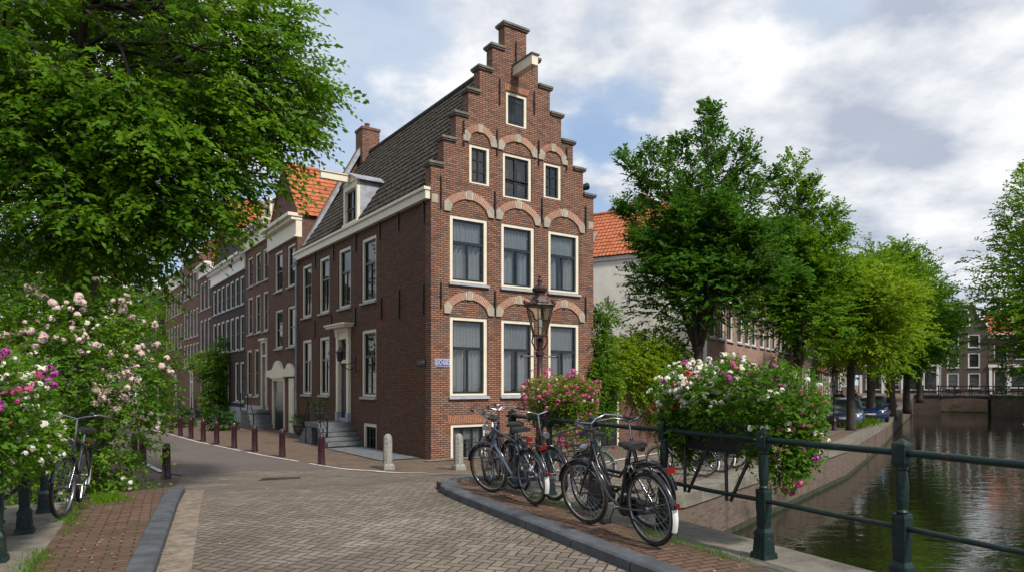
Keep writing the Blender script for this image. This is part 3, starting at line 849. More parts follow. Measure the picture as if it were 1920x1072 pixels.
# rear gable parapet with lead flashing, chimney
p = MB(); g2 = [(0, 7.9), (WD, 7.9), (WD, 8.3), (3.6, 13.55), (2.86, 13.55), (0, 8.3)]
p.prism(g2, lambda a, n_, z: (a, DEP-.28+n_, z), 0, .28); p.build('rear_gable', MAT['front_brick'], house)
fl = MB(); q = Vector((-2.95, 0, -5.3)).normalized()
fl.prism([(.0, 8.28), (.10, 8.22), (2.9, 13.30), (2.80, 13.42)], lambda a, n_, z: (a, DEP-.62+n_, z), 0, .36); fl.build('flashing', MAT['lead'], house)
ch = MB(); ch.box(2.8, 3.66, DEP-.85, DEP-.02, 12.6, 14.25); ch.box(2.76, 3.70, DEP-.89, DEP+.02, 14.25, 14.37); ch.lathe([(.10, 0), (.10, .22), (.13, .24), (.13, .3)], 3.2, DEP-.45, 14.37, 10)
ch.build('chimney', MAT['front_brick'], rf)
# dormer
dm = MB(); s0, s1, zb, zt = 5.78, 7.16, 8.35, 9.82
xf_ = .0
for a, b in ((s0, s0+.14), (s1-.14, s1)): dm.box(xf_, xf_+.12, a, b, zb, zt)
dm.box(xf_+.002, xf_+.12, s0+.14, s1-.14, zt-.22, zt); dm.box(xf_-.05, xf_+.12, s0-.04, s1+.04, zb-.08, zb)
dm.prism([(s0-.10, zt), (s1+.10, zt), ((s0+s1)/2, zt+.33)], lambda a, n_, z: (xf_-.03+n_, a, z), 0, .12)
dmo = dm.build('dormer', MAT['cream'], house)
window(house, (xf_+.02, s1-.14, zb), RZ, s1-s0-.28, zt-.22-zb, 'french', fw=.03, sill=False, curtain=False, pane='pane')
ck = MB()
for y in (s0-.01, s1-.03):
    xr = lambda z: (z-8.15)/4.96*3.23
    ck.prism([(xf_+.121, zb), (xr(zb)+.3, zb), (xr(zt)+.1, zt), (xf_+.121, zt)], lambda a, n_, z, y=y: (a, y+n_, z), 0, .04)
ck.build('cheek', MAT['lead'], dmo)
rf2 = MB(); yc = (s0+s1)/2
for sg in (-1, 1):
    a = [(xf_-.12, yc+sg*(s1-s0)*.62, zt-.02), (1.2, yc+sg*(s1-s0)*.62, zt-.02), (1.45, yc, zt+.36), (xf_-.12, yc, zt+.36)]
    b = [(x, y, z+.05) for x, y, z in a]
    rf2.add(a+b, [(0, 1, 2, 3), (4, 5, 6, 7), (0, 1, 5, 4), (1, 2, 6, 5), (2, 3, 7, 6), (3, 0, 4, 7)])
rf2.build('roof', MAT['lead'], dmo)
db = MB(); db.box(-1.15, .3, yc-.09, yc+.09, zt+.02, zt+.26); db.box(-1.2, .3, yc-.13, yc+.13, zt+.262, zt+.30); db.build('hoist_beam', MAT['cream'], dmo)
# drain pipe
pp = MB(); pp.tube([(-.1, 12.78, 7.85), (-.1, 12.78, .1)], .05, 8); pp.lathe([(.06, 0), (.14, .12), (.14, .3), (.10, .3)], -.1, 12.78, 7.62, 8)
for z in (1.5, 3.2, 5, 6.6): pp.torus((-.1, 12.78, z), .055, .015, 'z', 10, 5)
pp.build('drain_pipe', MAT['lead'], house)
# stoop
st = MB(); st.box(-1.25, 0, 6.35, 7.95, .66, .84); st.box(-1.2, -.02, 7.3, 7.9, -.1, .66); st.box(-.25, -.02, 6.4, 7.3, -.1, .66); st.box(-1.2, -.9, 6.38, 6.6, -.1, .66)
for k in range(4): st.box(-1.28+.0*k, .0, 6.35-.27*(k+1), 6.38-.27*k+.02, .53-.155*k, .66-.155*k); 
for k in range(4): st.box(-1.24, -.01, 6.35-.27*(k+1)+.05, 6.38-.27*k+.02, -.12, .53-.155*k)
for k in range(4): st.box(-1.24, -.3, 7.95+.2*k, 7.95+.2*(k+1), -.1, .58-.15*k)
sto = st.build('stoop', MAT['blue_stone'], house)
rl = MB()
for a, y in ((-1.15, 6.5), (-1.15, 7.8)):
    rl.lathe([(.05, 0), (.05, .05), (.025, .07), (.022, .75), (.04, .78), (.03, .86)], a, y, .84, 8)
rl.tube([(-1.15, 6.5, 1.6), (-1.15, 7.8, 1.6)], .022, 6); rl.tube([(-1.15, 6.5, 1.2), (-1.15, 7.8, 1.2)], .016, 6)
for (y0, z0, y1, z1) in ((6.5, 1.6, 5.75, .95), (7.8, 1.6, 8.5, .7)):
    rl.tube([(-1.15, y0, z0), (-1.15, y1, z1)], .02, 6); rl.tube([(-1.15, y0, z0-.4), (-1.15, y1, z1-.35)], .014, 6)
rl.lathe([(.05, 0), (.03, .1), (.03, .85), (.05, .9), (.02, 1.0)], -1.15, 5.72, .15, 8)
rl.lathe([(.05, 0), (.03, .1), (.03, .7), (.05, .75), (.02, .85)], -1.15, 8.52, .0, 8)
rl.build('stoop_railing', MAT['iron'], sto)
# things on the house
def hloc(x, y, z): return CO+UX*x+VX*y+Vector((0, 0, z))
def text_mesh(txt, size, ext=.002):
    cu = bpy.data.curves.new('txt', 'FONT'); cu.body = txt; cu.size = size; cu.extrude = ext; cu.align_x = 'CENTER'; cu.align_y = 'CENTER'
    ob = bpy.data.objects.new('txt', cu); COL.objects.link(ob)
    bpy.context.view_layer.update()
    dg = bpy.context.evaluated_depsgraph_get()
    me = bpy.data.meshes.new_from_object(ob.evaluated_get(dg)); bpy.data.objects.remove(ob)
    return me
def sign(name, loc, rz, w, h, txt, size, bmat, tmat, label, cat='street sign', border=None, th=.02):
    b = MB(); b.box(-w/2, w/2, -th, 0, -h/2, h/2)
    o = b.build(name, bmat, loc=loc, rz=rz); tag(o, label, cat)
    if border:
        f = MB(); e = .012
        f.box(-w/2, w/2, -th-.002, -th, h/2-e, h/2); f.box(-w/2, w/2, -th-.002, -th, -h/2, -h/2+e); f.box(-w/2, -w/2+e, -th-.002, -th, -h/2+e, h/2-e); f.box(w/2-e, w/2, -th-.002, -th, -h/2+e, h/2-e)
        f.build('border', border, o)
    me = text_mesh(txt, size); me.materials.clear(); me.materials.append(tmat)
    me.transform(Matrix.Rotation(PI/2, 4, 'X'))
    t = link('lettering', me, o, (0, -th-.003, 0)); sx = min(1, (w-.05)/max(t.dimensions.x, .01)); t.scale = (sx, 1, 1)
    return o
M_SIGNB = plain('blue_enamel', (.015, .03, .22), .3, var=.2); M_SIGNW = plain('white_enamel', (.75, .76, .8), .4, var=.05)
sign('street_sign', hloc(.38, -.004, 2.93), HA, .52, .22, 'SÜCHSISD', .19, M_SIGNB, M_SIGNW, 'blue enamel street sign with white capitals on the sunlit front wall near the corner', border=M_SIGNW)
sign('street_sign', hloc(-.004, .62, 2.95), HA+RZ, .55, .20, 'UYCII BRN', .12, plain('dark_plate', (.012, .014, .016), .4), plain('grey_letters', (.3, .31, .32), .5), 'small black street sign on the shaded side wall near the corner')
# wall lantern at the door
wlan = empty('wall_lantern', hloc(0, 5.95, 3.0), HA+RZ); tag(wlan, 'black iron wall lantern on a scrolled bracket beside the house door', 'wall lantern')
b = MB(); b.box(-.04, .04, -.03, 0, -.3, .3); b.tube([(0, -.02, -.1), (0, -.25, -.2), (0, -.5, -.05), (0, -.6, .1)], .018, 6); b.tube([(0, -.02, .1), (0, -.25, .02), (0, -.5, -.02)], .014, 6); b.build('bracket', MAT['iron'], wlan)
b = MB(); b.lathe([(.05, .1), (.10, .14), (.13, .42), (.16, .44), (.05, .56), (.03, .64)], 0, -.6, 0, 6); b.build('lantern', MAT['iron'], wlan)
# floodlight and small aerial on the right step
fl = empty('floodlight', hloc(6.15, .15, 8.95), HA); tag(fl, 'small dark floodlight on a short stalk standing on the lowest right gable step', 'floodlight')
b = MB(); b.tube([(0, 0, 0), (0, 0, .18)], .02, 6); b.box(-.12, .12, -.03, .03, 0, .03); b.build('stalk', MAT['iron'], fl)
b = MB(); b.tube([(-.14, .05, .16), (-.05, .02, .22), (.1, -.06, .28), (.16, -.1, .29)], [.04, .10, .13, .09], 10); b.build('lamp_head', MAT['iron'], fl)
ae = empty('aerial', hloc(6.65, .9, 8.15), HA); tag(ae, 'thin wire aerial sticking up behind the right edge of the gable', 'aerial')
b = MB(); b.tube([(0, 0, -.4), (0, 0, .6)], .012, 5)
for k in range(6): b.tube([(-.12, 0, .1+k*.09), (.12, 0, .1+k*.09)], .007, 4)
b.tube([(-.1, 0, .1), (.08, 0, .55)], .007, 4); b.build('rods', MAT['lead'], ae)
# ------------------------------------------------------------------ rows of houses
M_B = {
 'brown': brick('mid_brown_brick', (.150, .066, .048), (.24, .115, .08), (.06, .048, .04), stain=.4),
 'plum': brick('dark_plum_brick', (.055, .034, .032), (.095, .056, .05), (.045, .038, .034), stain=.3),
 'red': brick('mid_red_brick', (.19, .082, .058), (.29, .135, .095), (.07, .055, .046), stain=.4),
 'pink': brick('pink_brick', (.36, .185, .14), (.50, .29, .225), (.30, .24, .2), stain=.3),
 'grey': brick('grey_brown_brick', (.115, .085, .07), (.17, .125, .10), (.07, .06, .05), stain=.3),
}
def row_house(label, origin, ang, w, depth, zt, brickm, wins, doors=(), cornice=.5, roof='orange', roof_h=3.2, style='row', group=None, zb=-.6,
              frame='cream', ridge='along', gable=None, curtains=False, side_mat=None, plinth=None, dormers=(), cat='house', pane='opaque_pane', fw=.10):
    """front on local y = 0 facing -y, x to the viewer's right, depth along +y"""
    root = empty('row_house', origin, ang); tag(root, label, cat, group)
    holes = [tuple(q[:4]) for q in wins]+[tuple(q[:4]) for q in doors]
    m = MB(); holed_wall(m, F_, [(0, w, zb, zt)], holes, step_sides=False)
    m.build('front_wall', brickm, root)
    m = MB(); m.quad((0, depth, zb), (0, 0, zb), (0, 0, zt), (0, depth, zt)); m.quad((w, 0, zb), (w, depth, zb), (w, depth, zt), (w, 0, zt)); m.quad((w, depth, zb), (0, depth, zb), (0, depth, zt), (w, depth, zt))
    if ridge == 'deep': 
        m.add([(0, depth, zt), (w, depth, zt), (w/2, depth, zt+roof_h)], [(0, 1, 2)]); m.add([(0, .1, zt), (w, .1, zt), (w/2, .1, zt+roof_h)], [(0, 1, 2)])
    else:
        for x in (0, w): m.add([(x, .0, zt), (x, depth, zt), (x, depth/2, zt+roof_h)], [(0, 1, 2)])
    m.build('side_wall', side_mat or brickm, root)
    for i, q in enumerate(wins):
        window(root, (q[0], 0, q[2]), 0, q[1]-q[0], q[3]-q[2], q[4] if len(q) > 4 else style, fw=fw, sill=True, curtain=curtains, seed=i+int(w*31), pane=pane, frame_mat=frame)
    for (x0, x1, z0, z1) in doors:
        f = MB(); e = .13
        f.box(x0, x0+e, -.05, .14, z0, z1); f.box(x1-e, x1, -.05, .14, z0, z1); f.box(x0+e, x1-e, -.05, .14, z1-e, z1); f.box(x0-.08, x1+.08, -.16, .02, z1, z1+.1)
        if z1-z0 > 2.6: f.box(x0+e, x1-e, -.02, .13, z1-.85, z1-.75)
        fo = f.build('door_frame', MAT[frame], root)
        dd = MB(); dd.box(x0+e, x1-e, .05, .1, z0, z1-e)
        for k in range(2): dd.box(x0+e+.1, x1-e-.1, .03, .052, z0+.2+k*.95, z0+.95+k*.95)
        dd.build('door', MAT['sash'], fo)
        if z0 > .3:
            s = MB(); n = max(2, int(z0/.2))
            s.box(x0-.1, x1+.35, -1.1, -.06, z0-.16, z0-.02); s.box(x0-.05, x1+.3, -1.05, -.02, -.3, z0-.16)
            for k in range(n): s.box(x1+.35+.27*k, x1+.62+.27*k, -1.1, -.02, -.3, z0-.16-(z0-.1)/n*(k+1)+.1)
            so = s.build('stoop', MAT['blue_stone'], root)
            r = MB()
            for xx in (x0-.05, x1+.3): r.tube([(xx, -1.05, z0-.02), (xx, -1.05, z0+.85)], .025, 6)
            r.tube([(x0-.05, -1.05, z0+.83), (x1+.3, -1.05, z0+.83), (x1+.35+.27*n, -1.05, .75)], .022, 6); r.tube([(x1+.35+.27*n, -1.05, -.1), (x1+.35+.27*n, -1.05, .8)], .03, 6)
            r.tube([(x0-.05, -1.05, z0+.4), (x1+.3, -1.05, z0+.4)], .016, 6)
            r.build('stoop_railing', MAT['iron'], so)
    if plinth:
        m = MB(); xs = [0]+[v for d in sorted(doors) for v in (d[0]-.1, d[1]+.1)]+[w]
        for a, b in zip(xs[::2], xs[1::2]):
            if b > a: m.box(a, b, -.04, .02, zb, plinth)
        m.build('plinth', MAT['sill'], root)
    if cornice and not gable:
        m = MB(); h = cornice
        m.box(-.02, w+.02, -.08, .2, zt-h, zt-h*.28); m.box(-.02, w+.02, -.13, .2, zt-h-.07, zt-h)
        m.box(-.05, w+.05, -.30, .2, zt-h*.28, zt-h*.12); m.box(-.10, w+.10, -.46, .2, zt-h*.12, zt+.04)
        m.build('cornice', MAT[frame], root)
    rm = MAT['roof_'+roof] if roof else None
    if roof:
        r = MB()
        if ridge == 'deep':
            for sg in (0, 1):
                p0 = (-.12, .0, zt-.02) if sg == 0 else (w+.12, 0, zt-.02)
                ey = Vector((w/2+.12, 0, roof_h)) if sg == 0 else Vector((-w/2-.12, 0, roof_h))
                tile_roof(r, p0, (0, 1, 0), ey, depth, ey.length)
            r.tube([(w/2, 0, zt+roof_h), (w/2, depth, zt+roof_h)], .12, 8)
        else:
            y0 = .25
            ey = Vector((0, depth/2-y0, roof_h)); tile_roof(r, (-.05, y0, zt), (1, 0, 0), ey, w+.1, ey.length)
            ey2 = Vector((0, -depth/2+y0, roof_h)); tile_roof(r, (-.05, depth-y0, zt), (1, 0, 0), ey2, w+.1, ey2.length)
            r.tube([(-.05, depth/2, zt+roof_h), (w+.05, depth/2, zt+roof_h)], .12, 8)
        ro = r.build('roof', rm, root)
        c = MB(); cx = w*.8; cyy = depth*(.5 if ridge != 'deep' else .85)
        c.box(cx-.4, cx+.4, cyy-.35, cyy+.35, zt+roof_h-.8, zt+roof_h+1.0); c.box(cx-.45, cx+.45, cyy-.4, cyy+.4, zt+roof_h+1.0, zt+roof_h+1.12)
        c.build('chimney', brickm, ro)
    for (x0, x1, h) in dormers:
        d = MB(); yb = .55
        for a in (x0, x1-.12): d.box(a, a+.12, yb, yb+.12, zt+.1, zt+.1+h)
        d.box(x0+.12, x1-.12, yb+.002, yb+.12, zt+h-.1, zt+h+.1); d.box(x0-.12, x1+.12, yb-.12, yb+1.8, zt+h+.1, zt+h+.2)
        do = d.build('dormer', MAT[frame], root)
        ck = MB(); ck.box(x0+.01, x0+.06, yb+.121, yb+1.7, zt+.1, zt+h+.1); ck.box(x1-.06, x1-.01, yb+.121, yb+1.7, zt+.1, zt+h+.1); ck.build('cheek', MAT['lead'], do)
        window(root, (x0+.12, yb, zt+.12), 0, x1-x0-.24, h-.24, 'french', fw=.03, sill=False, curtain=False, pane='opaque_pane')
    return root

# left row along the asphalt street; u runs back from the corner house
LA = math.atan2(-.82155, .57014)
def LO(s, off=0.0):  # left end (far end) of a front that ends at s
    p = HP(off, s); return (p.x, p.y, 0)
def left_wins(s1, cols, rows):  # cols, rows given in s -> local x = s1 - s
    return [(s1-b, s1-a, z0, z1) for (a, b) in cols for (z0, z1) in rows]
s1 = 17.72
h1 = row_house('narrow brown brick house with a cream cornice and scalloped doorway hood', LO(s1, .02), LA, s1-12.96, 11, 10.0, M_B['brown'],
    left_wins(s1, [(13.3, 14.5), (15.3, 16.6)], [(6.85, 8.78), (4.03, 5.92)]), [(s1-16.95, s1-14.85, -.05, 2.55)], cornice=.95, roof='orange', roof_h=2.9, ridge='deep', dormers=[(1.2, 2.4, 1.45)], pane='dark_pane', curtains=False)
m = MB()
prof = [(0, 0), (4.7, 0), (4.7, .35), (4.35, .38), (4.1, .55), (3.8, .62), (3.5, .55), (3.3, .36), (2.75, .36), (2.55, .45), (2.3, .68), (1.9, .80), (1.45, .68), (1.15, .45), (.9, .34), (0, .34)]
m.prism([(x, z+2.62) for x, z in prof], F_, -.14, .0); m.build('scalloped_hood', MAT['cream'], h1)
m = MB(); m.box(3.5, 4.3, -.03, .05, -.05, 2.55); m.box(3.62, 4.18, -.05, .0, -.03, 2.1); m.build('side_door', MAT['cream'], h1)
s1, s0 = 22.55, 17.74
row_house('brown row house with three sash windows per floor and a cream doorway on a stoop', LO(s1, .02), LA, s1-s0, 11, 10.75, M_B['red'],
    left_wins(s1, [(17.85, 18.85), (19.35, 20.4), (20.95, 22.05)], [(7.7, 9.33), (5.05, 7.1)])+left_wins(s1, [(19.7, 20.7), (21.2, 22.3)], [(1.62, 4.17)]),
    [(s1-19.1, s1-17.98, .95, 4.55)], cornice=.95, roof='dark', dormers=[(1.8, 3.0, 1.3)], plinth=1.1)
s1, s0 = 32.0, 22.57
cols = [(22.95+1.28*k, 22.95+1.28*k+.98) for k in range(7)]
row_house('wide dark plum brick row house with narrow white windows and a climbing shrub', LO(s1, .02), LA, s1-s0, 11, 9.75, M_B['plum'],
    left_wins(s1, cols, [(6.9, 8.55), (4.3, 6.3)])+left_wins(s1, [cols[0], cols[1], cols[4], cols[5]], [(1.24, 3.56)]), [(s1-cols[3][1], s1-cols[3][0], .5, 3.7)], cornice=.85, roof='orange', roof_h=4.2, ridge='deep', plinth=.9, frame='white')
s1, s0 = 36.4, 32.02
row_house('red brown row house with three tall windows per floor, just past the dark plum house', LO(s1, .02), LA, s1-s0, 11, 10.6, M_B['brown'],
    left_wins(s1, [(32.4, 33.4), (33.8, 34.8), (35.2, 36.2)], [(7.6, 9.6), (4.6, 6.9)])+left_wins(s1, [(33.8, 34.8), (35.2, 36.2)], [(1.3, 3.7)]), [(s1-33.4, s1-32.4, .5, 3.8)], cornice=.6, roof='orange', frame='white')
s1, s0 = 43.5, 36.42
row_house('tall brown row house with its roof high behind the tree and five window columns', LO(s1, .02), LA, s1-s0, 11, 12.6, M_B['red'],
    left_wins(s1, [(36.8+1.35*k, 37.75+1.35*k) for k in range(5)], [(9.0, 10.9), (5.9, 8.0), (3.6, 5.4)][:3]), [(s1-40.0, s1-38.9, .4, 3.2)], cornice=.6, roof='orange', frame='white')
s1, s0 = 54, 43.52
row_house('brown row house with cream ground floor near the street bend', LO(s1, .02), LA, s1-s0, 11, 11.2, M_B['brown'],
    left_wins(s1, [(44+1.6*k, 45+1.6*k) for k in range(6)], [(8.2, 10), (5.3, 7.3)]), [(s1-48, s1-46.8, .2, 3.0)], cornice=.6, roof='dark', frame='white')
s1, s0 = 68, 54.02
row_house('last house seen down the left street, pale frames on dark brick', LO(s1, -.5), LA, s1-s0, 11, 12.0, M_B['grey'],
    left_wins(s1, [(55+1.8*k, 56.1+1.8*k) for k in range(7)], [(8.6, 10.4), (5.6, 7.6), (1.5, 4.0)]), [], cornice=.6, roof='orange', frame='white')
row_house('pale plastered house half hidden behind the big tree on the left', (-50, 52, 0), math.radians(8), 16, 10, 11, MAT['plaster'],
    [(1+2.4*k, 2.2+2.4*k, z, z+1.8) for k in range(6) for z in (2, 5, 8)], [], cornice=.5, roof='dark')

# right row along the canal
RA = math.atan2(.848, .53); R0 = Vector((9.5, 33.0, 0)); RC = Vector((.53, .848, 0))
rows = [  # start, end, top, brick, roof, label
 (0, 5.6, 9.0, 'pink', 'orange', 'house with a plain white side wall and steep orange roof behind the front tree'),
 (5.62, 11.4, 10.4, 'pink', 'orange', 'pink brick canal house with slim white downpipes behind the first tree'),
 (11.42, 17.5, 11.2, 'pink', 'dark', 'pink brick canal house with grouped white windows over a cream shop front'),
 (17.52, 22.6, 12.2, 'plum', 'orange', 'dark brick canal house with a white pilastered front'),
 (22.62, 29.0, 11.0, 'red', 'orange', 'red brown canal house beside the street lamp'),
 (29.02, 36.0, 12.4, 'grey', 'dark', 'grey brown canal house behind the parked cars'),
 (36.02, 44.0, 11.4, 'brown', 'orange', 'brown canal house with a cream ground floor past the cars'),
 (44.02, 54.0, 12.6, 'red', 'orange', 'far red brick canal house near the bridge'),
 (54.02, 64.0, 11.5, 'grey', 'dark', 'last canal house before the far bridge, under dark trees')]
for a, b, zt, bk, rf_, lab in rows:
    w = b-a; p = R0+RC*a; n = max(2, int(w/1.55)); pit = (w-.5)/n
    zg = max(0, zf(p.x+2, p.y)-.2)
    wins_ = [(.35+pit*k, .35+pit*k+pit*.72, z0, z1) for k in range(n) for z0, z1 in ((4.6, 6.8), (7.6, 9.1))]
    wins_ += [(.35+pit*k, .35+pit*k+pit*.78, 1.2, 3.6) for k in range(1, n)]
    row_house(lab, (p.x, p.y, zg), RA, w, 11, zt, M_B[bk], wins_, [(.35, .35+min(1.15, pit*.8), .25, 3.3)], cornice=.6, roof=rf_, roof_h=3.0 if a == 0 else 3.2, frame='white',
              ridge='deep' if a == 0 else 'along', side_mat=MAT['plaster'] if a == 0 else None, fw=.13)
wh = [o for o in bpy.data.objects if o.get('label', '').startswith('house with a plain white')][0]
b = MB(); b.box(-.06, .0, 0, 11, 8.75, 8.95); b.build('eave_trim', MAT['white'], wh)
for y, z, hh in ((5.2, 6.6, .6), (7.2, 6.6, .6), (2.6, 4.6, .6), (4.0, 6.7, .5)): anchor(wh, (0, y, z), hh, -PI/2)
window(wh, (-.06, 8.0, 5.0), -PI/2, .55, .7, 'grid', fw=.08, sill=False, curtain=False, pane='opaque_pane')
sk = MB()
for y0, tt in ((6.4, .30), (3.0, .26)):
    q = Vector((w/2, 0, 0)); ex = Vector((0, 1, 0)); ey = Vector((2.92, 0, 3.0)).normalized(); nn = Vector((-3.0, 0, 2.92)).normalized()
    p0 = Vector((-.12, y0, 8.98))+ey*(3.2*tt)+nn*.07
    for e, off in ((1.0, 0), ):
        c4 = [p0, p0+ex*.8, p0+ex*.8+ey*1.1, p0+ey*1.1]
        sk.add([v+nn*.0 for v in c4]+[v+nn*.10 for v in c4], [(3, 2, 1, 0), (4, 5, 6, 7), (0, 1, 5, 4), (1, 2, 6, 5), (2, 3, 7, 6), (3, 0, 4, 7)])
sk.build('skylight', MAT['lead'], wh)

# far row across the end of the canal
FA = math.atan2(-.53, .848)
G = Vector((59, 88, .95)); FR = Vector((.848, -.53, 0))
p = G+FR*(-2.7)
neck = row_house('narrow dark brick house with a white topped neck gable at the end of the canal', p, FA, 5.0, 10, 8.6, M_B['grey'],
    [(x, x+1.3, z0, z1) for x in (.65, 2.9) for z0, z1 in ((3.4, 5.3), (6.0, 7.7))]+[(x, x+1.35, .7, 2.7) for x in (.6, 2.9)], [], cornice=0, roof='orange', roof_h=2.0, frame='white', ridge='deep', gable=True, zb=-.2, fw=.16)
m = MB(); pr = [(0, 8.6), (5, 8.6), (4.75, 9.2), (4.2, 9.7), (3.85, 10.5), (3.75, 11.4), (3.6, 11.75), (3.1, 12.1), (2.5, 12.2), (1.9, 12.1), (1.4, 11.75), (1.25, 11.4), (1.15, 10.5), (.8, 9.7), (.25, 9.2)]
m.prism(pr, F_, -.02, .35); m.build('neck_gable', M_B['grey'], neck)
m = MB(); m.prism([(1.3, 11.5), (3.7, 11.5), (3.6, 11.85), (3.1, 12.2), (2.5, 12.32), (1.9, 12.2), (1.4, 11.85)], F_, -.12, .37)
for sg in (0, 1):
    pts = [(5, 8.6), (4.75, 9.2), (4.2, 9.7), (3.85, 10.5), (3.75, 11.4)]
    m.tube([((x if sg else 5-x), -.04, z) for x, z in pts], .10, 6)
m.build('gable_trim', MAT['white'], neck)
for z0, z1 in ((8.7, 9.9), (10.2, 11.0)):
    window(neck, (1.85 if z0 < 9 else 2.0, -.2, z0), 0, 1.3 if z0 < 9 else 1.0, z1-z0, 'row', fw=.14, sill=False, curtain=False, pane='opaque_pane', frame_mat='white')
fl_ = row_house('dark shop house with tall white pilasters left of the neck gable', G+FR*(-12.5), FA, 9.7, 10, 9.2, M_B['grey'],
    [(.5+1.8*k, 1.9+1.8*k, 4.4, 6.6) for k in range(5)]+[(.9+2.3*k, 2.7+2.3*k, .5, 2.9) for k in range(4)], [], cornice=.5, roof='dark', frame='white', zb=-.2)
m = MB()
for x in (.3, 3.0, 5.3, 7.6, 9.4): m.box(x-.16, x+.16, -.1, .0, -.2, 3.6)
m.box(0, 9.7, -.14, 0, 3.6, 3.9); m.build('pilaster', MAT['white'], fl_)
me = text_mesh('PANCE', .55); me.transform(Matrix.Rotation(PI/2, 4, 'X')); me.materials.clear(); me.materials.append(MAT['white'])
link('shop_lettering', me, fl_, (4.15, -.06, 1.3))
fr_ = row_house('dark shop house with white pilasters and a many paned window right of the neck gable', G+FR*2.35, FA, 12, 10, 7.6, M_B['grey'],
    [(.6, 1.9, .3, 3.0), (2.3, 4.9, .8, 3.2, 'panes'), (5.4, 7.2, .3, 3.0), (7.8, 9.6, .3, 3.0)]+[(.6+2.2*k, 2.0+2.2*k, 4.4, 6.3) for k in range(5)], [], cornice=.5, roof='orange', frame='white', zb=-.2)
m = MB()
for x in (.25, 2.1, 5.15, 7.5, 9.9): m.box(x-.16, x+.16, -.1, .0, -.2, 3.4)
m.box(0, 12, -.2, 0, 3.4, 3.75); m.build('pilaster', MAT['white'], fr_)

# garden wall with a door beside the corner house
gw = empty('garden_wall', HP(6.5, .35), HA); tag(gw, 'low brick garden wall with a dark narrow door under the climbing shrub', 'garden wall')
m = MB(); holed_wall(m, F_, [(0, 5.4, -.3, 2.55)], [(.55, 1.55, -.1, 2.08)], .25, .2); m.quad((5.4, .25, -.3), (0, .25, -.3), (0, .25, 2.55), (5.4, .25, 2.55)); m.build('wall', M_B['brown'], gw)
m = MB(); m.box(.55, .64, .02, .14, -.1, 2.08); m.box(1.46, 1.55, .02, .14, -.1, 2.08); m.box(.64, 1.46, .02, .14, 1.99, 2.08); fr = m.build('door_frame', MAT['cream'], gw)
m = MB(); m.box(.64, 1.46, .07, .11, -.1, 1.99); m.box(1.03, 1.06, .05, .07, .0, 1.6); m.build('door', MAT['sash'], fr)
# ------------------------------------------------------------------ foliage
def unit(v): return v/np.maximum(np.linalg.norm(v, axis=-1, keepdims=True), 1e-9)
def leaf_arrays(P, D, Nn, S, wid=.55, fold=.18):
    """kite leaves: base P, along D, normal Nn, length S"""
    D = unit(D); B = unit(np.cross(Nn, D)); Nn = np.cross(D, B); S = S[:, None]
    v0 = P; tip = P+D*S - Nn*S*.12
    a = P+D*S*.45+B*S*wid*.5+Nn*S*fold*.4
    b = P+D*S*.45-B*S*wid*.5+Nn*S*fold*.4
    return np.stack([v0, b, tip, a], 1)
def leaves_obj(name, quads, mat, parent):
    V = quads.reshape(-1, 3); F = np.arange(len(V)).reshape(-1, 4)
    return link(name, np_mesh(name, V, F, mat), parent)
def sprays(base, direc, K, length, size, droop=.35, R=RS, flat=.55):
    """twigs with alternate leaves; returns leaf quads"""
    M = len(base); direc = unit(direc)
    t = (np.arange(K)+.6)/K
    L = length*(.7+.6*R.rand(M))
    pos = base[:, None]+direc[:, None]*(t[None, :, None]*L[:, None, None])
    pos[..., 2] -= (t[None]**2)*L[:, None]*droop
    side = unit(np.cross(direc, np.array([0, 0, 1.])+.35*R.randn(M, 3)))
    sg = np.where(np.arange(K) % 2, 1., -1.)[None, :, None]
    d = direc[:, None]*.75+side[:, None]*sg*.8+.17*R.randn(M, K, 3); d[..., 2] -= droop*.7
    nn = np.array([0, 0, 1.])*flat+.34*R.randn(M, 1, 3)+.22*R.randn(M, K, 3)+direc[:, None]*.25
    S = size*(.65+.7*R.rand(M, K))
    return leaf_arrays(pos.reshape(-1, 3), d.reshape(-1, 3), nn.reshape(-1, 3), S.ravel())

